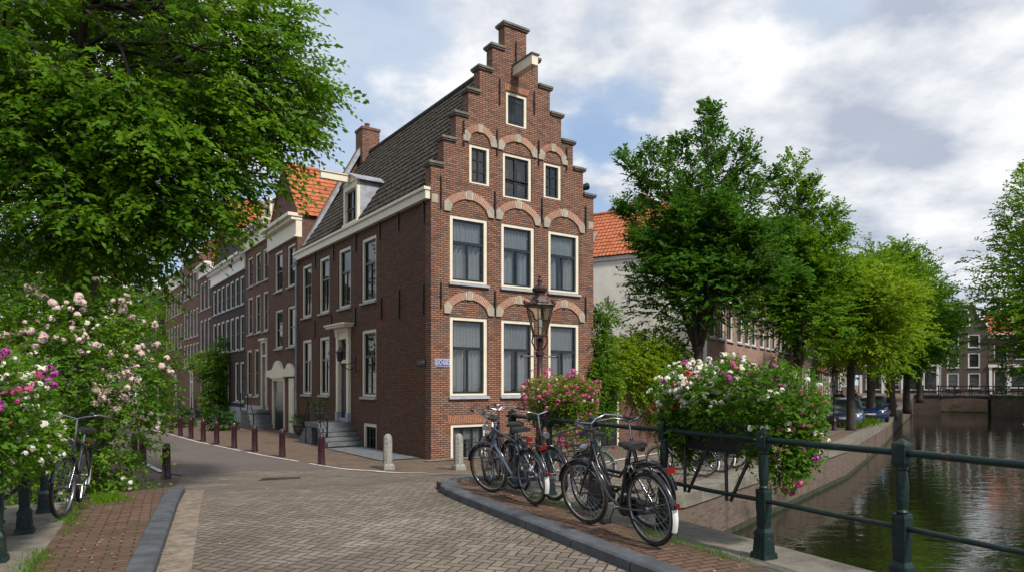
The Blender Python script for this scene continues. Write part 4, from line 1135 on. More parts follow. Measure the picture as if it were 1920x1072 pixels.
def tree(name, label, base, trunk_r, fork, crown, radii, nclump, nspray, K, size, mats, seed, spire=0.0, droop=.35, shell=.55, length=.55, group='trees along the canal', clumps=None, lean=(0, 0), nlimb=6, cl_r=.2, cut=None, skew=(0,0), upw=.15, zs=.75, twigs=False, reach=.62):
    R = np.random.RandomState(seed); r = random.Random(seed)
    base = Vector(base); root = empty(name, base); tag(root, label, 'tree', group)
    C = np.array(crown, float); RR = np.array(radii, float)       # relative to base
    u = unit(R.randn(nclump*3, 3)); rad = (R.rand(nclump*3)**shell)[:, None]
    q = u*rad
    # keep it uneven: shape is scaled by a lumpy function of direction
    ph = R.rand(6)*6.28
    lump = 1+.16*np.sin(3*np.arctan2(u[:, 1], u[:, 0])+ph[0]+2*u[:, 2])+.12*np.sin(5*u[:, 2]+4*u[:, 0]+ph[1])+.10*np.sin(7*u[:, 1]-5*u[:, 0]+ph[2])
    q = q*lump[:, None]
    up = q[:, 2]; taper = np.where(up > 0, 1-spire*.55*np.clip(up, 0, 1.2), 1.0)
    q[:, 0] *= taper; q[:, 1] *= taper
    cc = C+q*RR; cc[:, 0] += skew[0]*q[:, 2]; cc[:, 1] += skew[1]*q[:, 2]
    if cut is not None: cc = cc[cut(cc+np.array(base))]
    cc = cc[:nclump]; sc_ = np.ones(len(cc))
    if clumps is not None:
        ex = np.array(clumps, float); cc = np.vstack([cc, ex[:, :3]-np.array(base)]); sc_ = np.concatenate([sc_, ex[:, 3] if ex.shape[1] > 3 else np.ones(len(ex))])
    M = len(cc); out = unit((cc-C)/RR)
    # trunk and limbs
    t = MB(); top = Vector((lean[0], lean[1], fork))
    t.tube([(0, 0, -.3), (.02, 0, .15), (lean[0]*.3, lean[1]*.3, fork*.4), top], [trunk_r*1.5, trunk_r*1.12, trunk_r*.95, trunk_r*.85], 12)
    limbs = []
    for k in range(nlimb):
        a = 2*PI*k/nlimb+r.uniform(-.3, .3); e = Vector((C[0]+RR[0]*reach*math.cos(a), C[1]+RR[1]*reach*math.sin(a), C[2]+RR[2]*r.uniform(-.25, .5)))
        if k == 0: e = Vector((C[0], C[1], C[2]+RR[2]*.75))
        mid = top.lerp(e, .5)+Vector((r.uniform(-.1, .1)*RR[0], r.uniform(-.1, .1)*RR[1], .12*RR[2]))
        st = Vector((lean[0]*.95, lean[1]*.95, fork*r.uniform(.86, 1.0)-.05))
        pts = [st, st.lerp(mid, .5)+Vector((0, 0, .05*RR[2])), mid, mid.lerp(e, .55)+Vector((0, 0, .04*RR[2])), e]
        rr = trunk_r*r.uniform(.45, .62); t.tube(pts, [rr, rr*.8, rr*.6, rr*.4, rr*.15], 8)
        limbs += [(p, rr*f) for p, f in zip(pts[1:], (.5, .45, .35, .2))]+[(pts[1].lerp(pts[2], .5), rr*.45), (pts[2].lerp(pts[3], .5), rr*.4)]
    lp = np.array([tuple(p) for p, _ in limbs])
    for i in range(M):
        c = cc[i]; k = int(np.argmin(((lp-c)**2).sum(1)+np.where(lp[:, 2] > c[2]+.5, 4.0, 0)))
        p, rr = limbs[k]; e = Vector(c); mid = p.lerp(e, .5)+Vector((r.uniform(-.15, .15), r.uniform(-.15, .15), .12*(e-p).length))
        t.tube([p, mid, e], [min(rr, .05)*1.0, min(rr, .05)*.6, .008], 5, False)
    t.build('trunk', MAT['bark'], root, 179)
    # sprays
    cr = cl_r*float(RR.mean())
    ci = np.repeat(np.arange(M), nspray)
    j = R.randn(M*nspray, 3)*np.array([1, 1, zs+.6*spire])
    j = j/np.maximum(1, np.linalg.norm(j, axis=1, keepdims=True)/1.6)
    bp = cc[ci]+j*cr*((.6+.8*R.rand(M, 1))*sc_[:, None])[ci]
    dr = out[ci]*.8+j*.5+.35*R.randn(M*nspray, 3); dr[:, 2] = dr[:, 2]*.6+upw+spire*.8
    qd = sprays(bp, dr, K, length, size, droop, R)
    leaves_obj('crown', qd, mats, root)
    if twigs:
        k = np.arange(0, len(bp), 2); b0 = bp[k]; dd = unit(dr[k])*length*.9; sd = unit(np.cross(dd, R.randn(len(k), 3)))*.006
        p0 = cc[ci[k]]; mid = b0+dd*.6; mid[:, 2] -= droop*length*.3
        Q = np.concatenate([np.stack([p0-sd, p0+sd, b0+sd, b0-sd], 1), np.stack([b0-sd, b0+sd, mid+sd*.6, mid-sd*.6], 1)])
        link('twigs', np_mesh('twigs', Q.reshape(-1, 3), np.arange(len(Q)*4).reshape(-1, 4), MAT['bark']), root)
    return root

LM = {
 'elm': leafmat('elm_leaf', (.042, .125, .006), (.095, .215, .010), (.155, .275, .012), .46),
 'elm_dark': leafmat('dark_elm_leaf', (.028, .092, .008), (.058, .155, .012), (.085, .195, .012), .40),
 'lime': leafmat('lime_green_leaf', (.080, .185, .006), (.14, .26, .010), (.19, .30, .012), .45),
 'yel': leafmat('yellow_green_leaf', (.115, .215, .006), (.18, .29, .010), (.24, .32, .012), .45),
 'shrub': leafmat('shrub_leaf', (.045, .125, .008), (.095, .20, .012), (.14, .25, .014), .38),
 'rose': leafmat('rose_leaf', (.048, .13, .010), (.10, .205, .014), (.15, .26, .014), .38),
 'geranium': leafmat('geranium_leaf', (.045, .125, .010), (.095, .205, .012), (.14, .26, .014), .38),
 'gold': leafmat('light_geranium_leaf', (.09, .16, .015), (.17, .24, .02), (.20, .28, .02), .35),
 'dark_shrub': leafmat('dark_shrub_leaf', (.02, .06, .012), (.04, .10, .016), (.05, .12, .016), .3),
}
# big elm on the left; extra clumps follow the long drooping boughs
extra = []
def px3(px, py, d): return ((px-960)/1270*d, d, EYE+(718-py)/1270*d)
rz_ = random.Random(5)
for (x, y, d) in [(640, 190, 11.5), (600, 225, 11.4), (620, 130, 11.6), (560, 60, 11.4), (590, 20, 11.6), (580, 110, 11.2), (520, 150, 11), (545, 240, 11), (500, 250, 10.8), (470, 190, 10.6), (560, 300, 11.2), (525, 330, 11), (490, 380, 10.9),
                 (450, 400, 10.9),  (440, 340, 10.5), (400, 380, 10.6), (360, 430, 10.7), (330, 330, 10.2), (290, 230, 9.8), (250, 180, 9.6), (210, 140, 9.6), (340, 200, 10), (380, 260, 10.2), (420, 270, 10.4), (300, 390, 10.4), (260, 330, 10.1),
                  (340, 480, 11.6), (300, 450, 11.2), (220, 440, 10.9), (60, 300, 9.8), (150, 260, 9.7), (40, 200, 9.6), (100, 100, 9.6), (0, 430, 10.4), (650, 160, 11.8), (615, 260, 11.6), (520, 60, 11)]:
    for k in range(3): extra.append((*px3(x+rz_.uniform(-150, -75), y+rz_.uniform(-26, 20), d+rz_.uniform(-.2, 1.5)), .75))
def lcut(p):
    px = 960+1270*p[:, 0]/p[:, 1]; py = 718-1270*(p[:, 2]-EYE)/p[:, 1]
    lim = np.interp(py, [-400, 0, 100, 200, 260, 330, 420, 480, 560], [440, 480, 500, 510, 480, 390, 330, 290, 260])
    low = np.interp(px, [-300, 0, 100, 200, 300, 360, 430, 500, 560, 600], [480, 460, 390, 400, 470, 470, 440, 420, 360, 250])
    return (px < lim-70) & (p[:, 1] > 9.0) & (py < low-20) & ~((px > 60) & (px < 215) & (py > 360) & (p[:, 1] < 14.5)) & ~((px > 180) & (px < 300) & (py > 60) & (py < 190) & (p[:, 1] < 12.5))
tree('elm_tree', 'huge dark trunked elm overhanging the street on the left, behind the rose bush', (-8.45, 13.2, .3), .40, 4.2, (.9, -.4, 8.2), (6.2, 4.6, 5.0), 190, 40, 9, .110, LM['elm'], 3, droop=.22, clumps=extra, cut=lcut, nlimb=9, cl_r=.085, length=.58, shell=.45, upw=.0, zs=.38, twigs=True, reach=.40, group='trees on the left street')
# trees further down the left street and the left canal
tree('street_tree', 'small light tree seen between the rose bush and the left row', (-16.5, 27, 0), .16, 3.0, (0, 0, 4.9), (2.9, 2.9, 2.0), 60, 22, 7, .15, LM['elm'], 21, group='trees on the left street')
tree('street_tree', 'leafy tree behind the big elm trunk at the far left', (-22.5, 31, 0), .25, 3.0, (0, 0, 7.2), (5.5, 4.6, 5.6), 130, 20, 7, .2, LM['dark_shrub'], 22, group='trees on the left street')
tree('street_tree', 'dark tree beyond the left canal, lowest behind the roses', (-17.5, 21, 0), .2, 2.4, (-2, 0, 5.2), (3.4, 3, 3.4), 80, 20, 7, .17, LM['dark_shrub'], 23, group='trees on the left street')
# canal side trees
def leaders(d, p0, tips, n=7, seed=1, s0=1.15, s1=.42, jit=.16):
    r = random.Random(seed); out = []; a = Vector(px3(p0[0], p0[1], d))
    for (x, y, dd) in tips:
        e = Vector(px3(x, y, d+dd))
        for k in range(n):
            f = (k+1)/n*.97; q = a.lerp(e, f); q.z += .25*math.sin(f*PI)
            out.append((q.x+r.uniform(-jit, jit), q.y+r.uniform(-jit, jit), q.z, s0+(s1-s0)*f))
    return out
L1 = leaders(26.5, (1320, 520), [(1170, 300, .6), (1215, 290, -.8), (1265, 268, .5), (1322, 205, -.3), (1345, 235, .9), (1400, 275, -.6), (1440, 330, .8), (1165, 390, -.3), (1190, 450, -1), (1225, 505, -1.2), (1270, 400, -1.6), (1350, 380, -1.7), (1420, 430, -1.5), (1470, 430, 0), (1490, 520, -.4), (1450, 520, -1), (1380, 510, -1.6), (1280, 510, -1.5), (1500, 530, .4)], 7, 3)
L2 = leaders(31, (1500, 560), [(1490, 310, 0), (1460, 350, .8), (1520, 350, -.6), (1560, 400, 0), (1575, 440, -.6), (1440, 430, -.5), (1540, 500, -1.2), (1430, 560, -.8), (1590, 500, .4), (1500, 450, -1.4), (1480, 620, -.8)], 7, 4)
tree('canal_tree', 'dark green spreading tree right of the corner house, tallest of the canal row', (7.3, 26.5, .05), .21, 3.7, (.35, .4, 6.9), (2.8, 2.4, 2.6), 60, 40, 8, .17, LM['elm_dark'], 31, spire=.5, droop=.2, cl_r=.165, length=.5, nlimb=8, shell=.5, clumps=L1, twigs=True)
tree('canal_tree', 'forked lighter tree second along the quay, rising behind the dark one', (13.0, 31, .05), .22, 2.9, (.3, 0, 6.2), (2.2, 2.2, 2.6), 50, 34, 8, .185, LM['elm'], 32, spire=.5, droop=.2, cl_r=.19, length=.6, lean=(.1, 0), clumps=L2)
tree('canal_tree', 'bright yellow green tree beside the parked cars', (16.6, 33.2, .05), .2, 3.2, (.5, 0, 5.8), (2.15, 2.6, 2.5), 70, 36, 8, .21, LM['yel'], 33, spire=.1, droop=.3, cl_r=.17, length=.65)
tree('canal_tree', 'lime green tree leaning over the parked cars, behind the yellow one', (21.2, 40, .05), .24, 3.4, (.1, 0, 6.4), (2.5, 3.0, 3.2), 80, 34, 8, .23, LM['lime'], 34, spire=.1, droop=.3, cl_r=.17, length=.7)
tree('canal_tree', 'tall mid green tree behind the yellow green trees on the quay', (26.3, 47, .05), .28, 3.6, (-.1, 0, 7.6), (2.8, 3.2, 4.2), 140, 30, 8, .22, LM['elm'], 35, spire=.3, droop=.2, cl_r=.15, length=.8)
tree('canal_tree', 'dark tree on the quay before the far bridge', (33.2, 57, .05), .28, 3.6, (.2, 0, 8.0), (2.7, 3.4, 4.6), 140, 28, 8, .25, LM['elm_dark'], 36, spire=.3, droop=.25, cl_r=.15, length=.9)
tree('canal_tree', 'farthest dark tree on the left quay beside the far bridge', (41.5, 69, .6), .28, 3.4, (-.6, 0, 7.4), (2.4, 3.4, 4.6), 120, 26, 8, .28, LM['elm_dark'], 37, spire=.2, droop=.25, cl_r=.15, length=.95)
BT = [(*px3(x+rz_.uniform(-12, 12), y+rz_.uniform(-12, 12), 42+rz_.uniform(-1.5, 2)), 1.0) for x, y in [(x_+58, y_) for x_, y_ in [(1845, 600), (1838, 560), (1885, 665), (1868, 520), (1888, 450), (1905, 390), (1925, 330), (1905, 600), (1910, 540), (1880, 620), (1860, 580), (1940, 640), (1940, 580), (1950, 500), (1940, 430), (1915, 470), (1830, 530)]] for k in range(2)]
tree('bank_tree', 'large green tree overhanging the canal at the right edge, nearest of the right bank', (40.2, 44, .05), .32, 4.5, (-2.6, 0, 9.6), (5.6, 5.4, 7.0), 200, 32, 8, .25, LM['elm'], 41, clumps=BT, spire=.45, droop=.3, cl_r=.13, length=.85, group='trees on the right bank')
tree('bank_tree', 'dark green tree hanging over the far bridge on the right bank', (53.6, 60, .05), .3, 4, (.4, 0, 8.6), (5.6, 5, 6.0), 150, 28, 8, .26, LM['elm_dark'], 42, spire=.3, droop=.35, cl_r=.15, length=.95, group='trees on the right bank')
tree('bank_tree', 'green tree behind the right bank crowns', (60, 68, .05), .3, 4, (-.5, 0, 9), (6, 5.5, 6.4), 120, 26, 8, .3, LM['elm'], 43, spire=.3, droop=.35, cl_r=.16, length=1.0, group='trees on the right bank')

# shrubs: lumps of foliage
def shrub(name, label, base, lumps, n, size, mat, seed, cat='shrub', group=None, K=6, length=.28, droop=.3, stem=True, flat=.45):
    R = np.random.RandomState(seed); base = Vector(base); root = empty(name, base); tag(root, label, cat, group)
    vol = np.array([l[3]*l[4]*l[5] for l in lumps])**.67; cnt = np.maximum(8, (n*vol/vol.sum()).astype(int))
    P = []; D = []
    for l, c in zip(lumps, cnt):
        u = unit(R.randn(c, 3)); rr = (.55+.5*R.rand(c)**.6)[:, None]
        lump = 1+.14*np.sin(5*u[:, 0:1]+4*u[:, 2:3]+seed)+.1*np.sin(9*u[:, 1:2]-6*u[:, 0:1])
        P.append(np.array(l[:3])+u*rr*lump*np.array(l[3:6])); D.append(u+.5*R.randn(c, 3)+np.array([0, 0, .25]))
    P = np.vstack(P); D = np.vstack(D)
    leaves_obj('foliage', sprays(P, D, K, length, size, droop, R, flat), mat, root)
    if stem:
        t = MB()
        for l in lumps[:7]:
            e = Vector(l[:3]); t.tube([(rnd.uniform(-.1, .1), rnd.uniform(-.1, .1), -.1), Vector((e.x*.5, e.y*.5, e.z*.5)), e], [.05, .035, .012], 6)
        t.build('stem', MAT['bark'], root)
    return root, P, D
def clusters(name, centers, normals, r, k, mat, parent, R):
    """flower heads: k petals on a dome of radius r"""
    M = len(centers); normals = unit(normals)
    d = unit(R.randn(M, k, 3)*.75+normals[:, None]*.9); rr = (r*(.6+.6*R.rand(M)))[:, None, None]
    p = centers[:, None]+d*rr
    tan = unit(np.cross(d, R.randn(M, k, 3)))
    S = (rr[..., 0]*np.ones((M, k)))*(.85+.4*R.rand(M, k))
    q = leaf_arrays((p-tan*S[..., None]*.5).reshape(-1, 3), tan.reshape(-1, 3), d.reshape(-1, 3), S.ravel(), 1.0, -.2)
    return leaves_obj(name, q, mat, parent)
PM = {'pale': petalmat('pale_pink_petal', (.74, .50, .49), (.87, .73, .69)), 'white': petalmat('white_petal', (.80, .76, .60), (.86, .85, .78)),
      'pink': petalmat('hot_pink_petal', (.62, .05, .22), (.72, .18, .38)), 'mag': petalmat('magenta_petal', (.50, .03, .36), (.62, .10, .48)),
      'red': petalmat('red_petal', (.55, .01, .03), (.65, .04, .06)), 'salmon': petalmat('salmon_petal', (.75, .22, .2), (.8, .38, .3))}
def flowers(parent, name, P, D, idx, r, k, mat, R, lift=.06, group=1, spread=.08):
    c = np.repeat(P[idx]+unit(D[idx])*lift, group, 0)
    c = c+(R.randn(*c.shape)*spread if group > 1 else 0)
    return clusters(name, c, np.repeat(D[idx], group, 0)+np.array([0, -.3, .5]), r, k, mat, parent, R)
def vis(P, base, cond=None):
    """indices of shrub points on the outer/top side"""
    return np.arange(len(P))

# rose bush
Rr = np.random.RandomState(77)
rb = W(11.3, -1.45); rb = Vector((-6.75, 10.3, .5))
lum = [(0, .2, 1.1, 1.25, 1.0, 1.1), (-.2, .1, 2.2, 1.45, 1.0, .85), (.55, -.05, 1.85, .9, .8, .7), (-.75, 0, 2.75, .8, .8, .55), (.15, .2, 2.7, .75, .7, .5), (1.0, .1, 1.75, .5, .55, .4), (-1.6, .3, 2.0, .9, .9, 1.0), (-1.2, .0, 1.2, .9, .8, .9), (.1, -.15, .55, .65, .55, .6), (.45, .0, .30, .42, .42, .42), (.30, -.40, .28, .36, .36, .36), (-2.3, .5, 2.4, .9, .9, .9)]
ro, P, D = shrub('rose_bush', 'large rose bush covered in pale pink blooms at the left pavement edge', rb, lum, 4600, .075, LM['rose'], 51, 'rose bush', K=6, length=.3)
out = np.where((D[:, 1] < .5) & (P[:, 2] > 1.15))[0]
low = np.where((P[:, 2] < .6) & (P[:, 0] > .2) & (D[:, 1] < .2))[0]
flowers(ro, 'blossoms', P, D, Rr.choice(out, 105), .05, 20, PM['pale'], Rr, .11, 6, .11)
flowers(ro, 'white_blossoms', P, D, np.concatenate([Rr.choice(out, 10), Rr.choice(low, 8)]), .04, 14, PM['white'], Rr, .07, 3, .07)
flowers(ro, 'pink_blossoms', P, D, Rr.choice(low, 5), .035, 14, PM['mag'], Rr, .07, 5, .07)

# climbing shrubs and small bushes
def HPt(s, tt, z): p = HP(s, tt); return Vector((p.x, p.y, z))
gb = HPt(8.2, .6, 0)
def G3(x, y, z): v = UX*x+VX*y; return (v.x, v.y, z)
lum = [(*G3(-1.2, -.3, 2.6), .75, .6, .75), (*G3(-.5, -.2, 3.1), .95, .7, .7), (*G3(.6, -.2, 3.2), 1.0, .8, .8), (*G3(1.5, 0, 3.6), .9, .8, .8), (*G3(2.4, .1, 3.3), .9, .8, .8), (*G3(3.3, .3, 2.9), .9, .9, .9), (*G3(.9, -.5, 2.35), .6, .5, .6), (*G3(1.5, -.5, 1.75), .4, .4, .7), (*G3(2.6, -.2, 2.1), .9, .6, .8), (*G3(4.2, .4, 2.2), .9, .8, 1.1)]
shrub('climbing_shrub', 'bright yellow green climbing shrub spilling over the garden wall by the corner house', gb, lum, 3600, .125, LM['yel'], 52, 'climbing plant', K=7, length=.42, droop=.55)
lum = [(*G3(.1, .1, 4.2), .30, .3, .6), (*G3(.45, .0, 4.75), .42, .35, .28), (*G3(.1, .0, 3.4), .3, .3, .8), (*G3(.0, -.3, 2.3), .45, .4, .7), (*G3(.05, -.3, 1.3), .3, .3, .7)]
shrub('climbing_shrub', 'slim climbing shrub growing up the right edge of the corner house', HPt(6.75, .15, 0), lum, 800, .12, LM['shrub'], 53, 'climbing plant', K=7, length=.4, droop=.4)
lb = HPt(-.45, 27.4, 0)
lum = [(0, 0, .8, .6, .6, .8), (0, 0, 2.0, .75, .75, .8), (-.1, 0, 3.1, .95, .9, .75), (-.9, .3, 3.5, 1.0, .8, .6), (.3, 0, 4.1, .7, .7, .8), (-.2, -.2, 1.2, .6, .6, .7)]
shrub('climbing_shrub', 'dark climbing shrub growing up the front of the plum brick house', lb, lum, 1100, .17, LM['shrub'], 54, 'climbing plant', K=7, length=.5)
for k, (px, py, s_, lab) in enumerate([(412, 806, .9, 'round dark bush at the foot of the plum brick house'), (335, 797, 1.0, 'low dark bush beside the second stoop'), (318, 762, 1.3, 'dark leafy bush in front of the far doorways'), (440, 790, .5, 'small bush against the stoop steps')]):
    p = at(px, max(py, 800)) if py > 790 else Vector((-22.5, 42.5, 0))
    shrub('bush', lab, p, [(0, 0, .5*s_, .6*s_, .6*s_, .55*s_), (.3*s_, .1, .3*s_, .5*s_, .5*s_, .4*s_), (-.3*s_, 0, .7*s_, .4*s_, .4*s_, .4*s_)], 260, .12, LM['dark_shrub'], 60+k, 'bush', 'bushes along the left row')
p = W(0, 0); 

# flower boxes on the rails
def flower_box(label, t0, t1, l, zb, zt, sp, counts, seed, nl, hang=(.25, .3), size=.06, body=True, gl='geranium', rl=.33, over=.25):
    R = np.random.RandomState(seed)
    c = (t0+t1)/2; o = W(c, l, zb); L = (t1-t0)
    root = empty('flower_box', o, math.atan2(.893, -.45)); tag(root, label, 'flower box', 'flower boxes on the bridge railings')
    b = MB(); hl = L/2; b.frust(0, 0, 0, .26, hl-.04, .11, hl, .15); b.box(-hl-.02, hl+.02, -.165, .165, .262, .285); bo = b.build('planter', MAT['planter'], root)
    H_ = zt-zb
    lum = []
    n = max(2, int(L/.4)+1)
    for k in range(n):
        x = -hl+L*k/(n-1); lum.append((x, R.uniform(-.05, .05), .26+H_*.38, .36, rl, H_*.42+R.uniform(-.03, .05)))
        lum.append((x, -.12+R.uniform(-.05, .05), .22, .26, rl*.8, .3))
    lum.append((-hl-over*.5, 0, .2, over, .25, .3)); lum.append((hl+over*.4, 0, .2, over, .25, .3))
    for (x, y, z, rx, ry, rz2) in sp: lum.append((x, y, z, rx, ry, rz2))
    vol = np.array([q[3]*q[4]*q[5] for q in lum])**.67; cnt = (nl*vol/vol.sum()).astype(int)
    P = []; D = []
    for q, k in zip(lum, cnt):
        u = unit(R.randn(k, 3)); rr = (.6+.45*R.rand(k)**.6)[:, None]
        P.append(np.array(q[:3])+u*rr*np.array(q[3:6])); D.append(u+.4*R.randn(k, 3)+np.array([0, 0, .3]))
    P = np.vstack(P); D = np.vstack(D); keep = (np.abs(P[:, 1]) > .155) | (P[:, 2] > .27) | (np.abs(P[:, 0]) > hl+.03); P = P[keep]; D = D[keep]
    leaves_obj('foliage', sprays(P, D, 5, .13, size, .25, R, .5), LM[gl], root)
    return root, P, D, R
# right box (nearest): white at the far-left top, pinks at the right end
fb, P, D, R = flower_box('overflowing flower box with white, magenta and red geraniums on the right rail', 4.45, 5.62, 4.95, 1.62, 2.30, [(-.58, -.05, .2, .26, .3, .36), (-.62, 0, .02, .13, .18, .24), (.55, 0, .34, .26, .3, .34)], None, 81, 4200, size=.05, rl=.30, over=.16)
top = np.where((D[:, 2] > .25) & (P[:, 2] > .5))[0]; sidep = np.where(P[:, 2] > .05)[0]; rt = np.where(P[:, 0] < -.55)[0]; lf = np.where((P[:, 0] > .15) & (P[:, 2] > .25))[0]; lf2 = np.where((P[:, 0] > .05) & (P[:, 2] > .42))[0]
flowers(fb, 'white_blossoms', P, D, np.concatenate([R.choice(lf2, 105), R.choice(top, 22), R.choice(sidep, 30)]), .031, 16, PM['white'], R, .08, 3, .05)
flowers(fb, 'pink_blossoms', P, D, np.concatenate([R.choice(rt, 15), R.choice(top, 6)]), .03, 20, PM['pink'], R, .08, 4, .035)
flowers(fb, 'magenta_blossoms', P, D, np.concatenate([R.choice(sidep, 8), R.choice(rt, 3), R.choice(top, 8)]), .029, 20, PM['mag'], R, .08, 5, .04)
flowers(fb, 'red_blossoms', P, D, np.concatenate([R.choice(lf, 9), R.choice(lf2, 3)]), .034, 18, PM['red'], R, .09, 5, .04)
bk = MB()
for x in (-.28, .30):
    for dx in (-.16, .16): bk.tube([(x+dx, .16, .02), (x+dx*.15, .28, -.42)], .017, 6)
bk.build('bracket', MAT['iron'], fb)
# middle box
fb, P, D, R = flower_box('smaller flower box of pink geraniums on the rail in front of the corner house', 8.0, 8.6, 4.93, 1.70, 2.16, [(-.25, 0, -.05, .2, .22, .26)], None, 82, 1900, size=.045, rl=.30, over=.15, gl='gold')
top = np.where((P[:, 2] > .3))[0]; al = np.arange(len(P))
flowers(fb, 'pink_blossoms', P, D, np.concatenate([R.choice(top, 52), R.choice(al, 32)]), .03, 16, PM['pink'], R, .09, 3, .045)
flowers(fb, 'salmon_blossoms', P, D, np.concatenate([R.choice(top, 18), R.choice(al, 12)]), .028, 16, PM['salmon'], R, .09, 3, .04)
flowers(fb, 'white_blossoms', P, D, R.choice(al, 20), .022, 12, PM['white'], R, .05, 2, .04)
# left box
fb, P, D, R = flower_box('full flower box with white and magenta blooms on the left rail', 7.0, 8.35, -1.42, 1.60, 2.42, [(.25, -.12, .12, .35, .25, .3), (.62, -.1, .15, .25, .25, .35)], None, 83, 3300, size=.05, rl=.30, over=.16)
top = np.where((D[:, 2] > .2) & (P[:, 2] > .45))[0]; sidep = np.where((P[:, 2] < .45))[0]; nr = np.where((P[:, 1] < 0))[0]
flowers(fb, 'white_blossoms', P, D, np.concatenate([R.choice(top, 30), R.choice(nr, 34), R.choice(sidep, 44)]), .032, 16, PM['white'], R, .08, 3, .05)
flowers(fb, 'magenta_blossoms', P, D, R.choice(top, 15), .032, 20, PM['mag'], R, .09, 5, .045)
flowers(fb, 'pink_blossoms', P, D, np.concatenate([R.choice(nr, 7), R.choice(sidep, 5)]), .032, 20, PM['pink'], R, .09, 4, .045)
flowers(fb, 'red_blossoms', P, D, R.choice(nr, 6), .03, 16, PM['red'], R, .06, 3, .04)
# ------------------------------------------------------------------ railings
AANG = math.atan2(.893, -.45)
def post_mesh():
    def mk():
        m = MB()                                    # origin on the coping, total 1.10 m
        m.frust(0, 0, 0, .05, .125, .125, .115, .115); m.frust(0, 0, .05, .20, .10, .10, .085, .085); m.frust(0, 0, .20, .225, .095, .095, .09, .09); m.frust(0, 0, .225, .26, .085, .085, .062, .062)
        m.frust(0, 0, .26, .42, .062, .062, .068, .068); m.frust(0, 0, .42, .57, .072, .072, .072, .072); m.frust(0, 0, .57, .60, .078, .078, .07, .07)
        m.lathe([(.055, .60), (.062, .615), (.05, .63), (.058, .66), (.066, .72), (.068, .80), (.058, .88), (.05, .905), (.062, .92), (.055, .935)], n=14)
        m.frust(0, 0, .935, .965, .06, .06, .072, .072); m.frust(0, 0, .965, 1.085, .072, .072, .072, .072); m.frust(0, 0, 1.085, 1.10, .076, .076, .07, .07); m.frust(0, 0, 1.10, 1.135, .07, .07, .008, .008)
        m.v = [(x*.66, y*.66, z) for x, y, z in m.v]
        return m.mesh('railing_post', MAT['rail_green'], 35)
    return cached('post', mk)
def railing(label, l, ts, ext0, ext1, zb):
    o = W(ts[0], l, zb); root = empty('bridge_railing', o, AANG); tag(root, label, 'railing')
    for t in ts: link('post', post_mesh(), root, (t-ts[0], 0, 0))
    xs = [ext0-ts[0]]+[t-ts[0] for t in ts]+[ext1-ts[0]]
    for z, r in ((1.035, .027), (.50, .020)):
        m = MB()
        for a, b in zip(xs, xs[1:]):
            if b-a < .05: continue
            m.tube([(a+.05, 0, z), ((a+b)/2, .004, z-.006), (b-.05, 0, z)], r, 10, False)
        m.build('rail', MAT['rail_green'], root, 179)
    return root
railing('dark green iron bridge railing with turned posts along the canal edge on the right', 4.64, [1.75, 3.05, 4.306, 5.65, 6.98, 8.07, 9.2], -3, 9.2, .775)
railing('dark green iron bridge railing at the left edge, behind the left flower box', -1.33, [5.9, 7.15, 8.4, 9.64], -3, 9.64, .775)

# ------------------------------------------------------------------ bicycles
def wheel_meshes(r=.345):
    def mk():
        ty = MB(); ty.torus((0, 0, 0), r-.018, .019, 'y', 44, 8)
        ri = MB(); ri.torus((0, 0, 0), r-.043, .012, 'y', 44, 6, flat=1.3)
        hu = MB(); hu.lathe([(.012, -.055), (.03, -.05), (.03, -.035), (.018, -.03), (.018, .03), (.03, .035), (.03, .05), (.012, .055)], n=10); hu.xf(Matrix.Rotation(PI/2, 4, 'X'))
        sp = MB(); N = 28
        for k in range(N):
            a = 2*PI*k/N; b = a+(.55 if k % 2 else -.55); y = .03 if (k//2) % 2 else -.03
            sp.tube([(.028*math.cos(b), y, .028*math.sin(b)), ((r-.05)*math.cos(a), 0, (r-.05)*math.sin(a))], .0022, 4, False)
        return ty.mesh('tyre', MAT['rubber'], 179), ri.mesh('rim', MAT['chrome'], 179), hu.mesh('hub', MAT['chrome'], 40), sp.mesh('spokes', MAT['spoke'])
    return cached('wheel', mk)
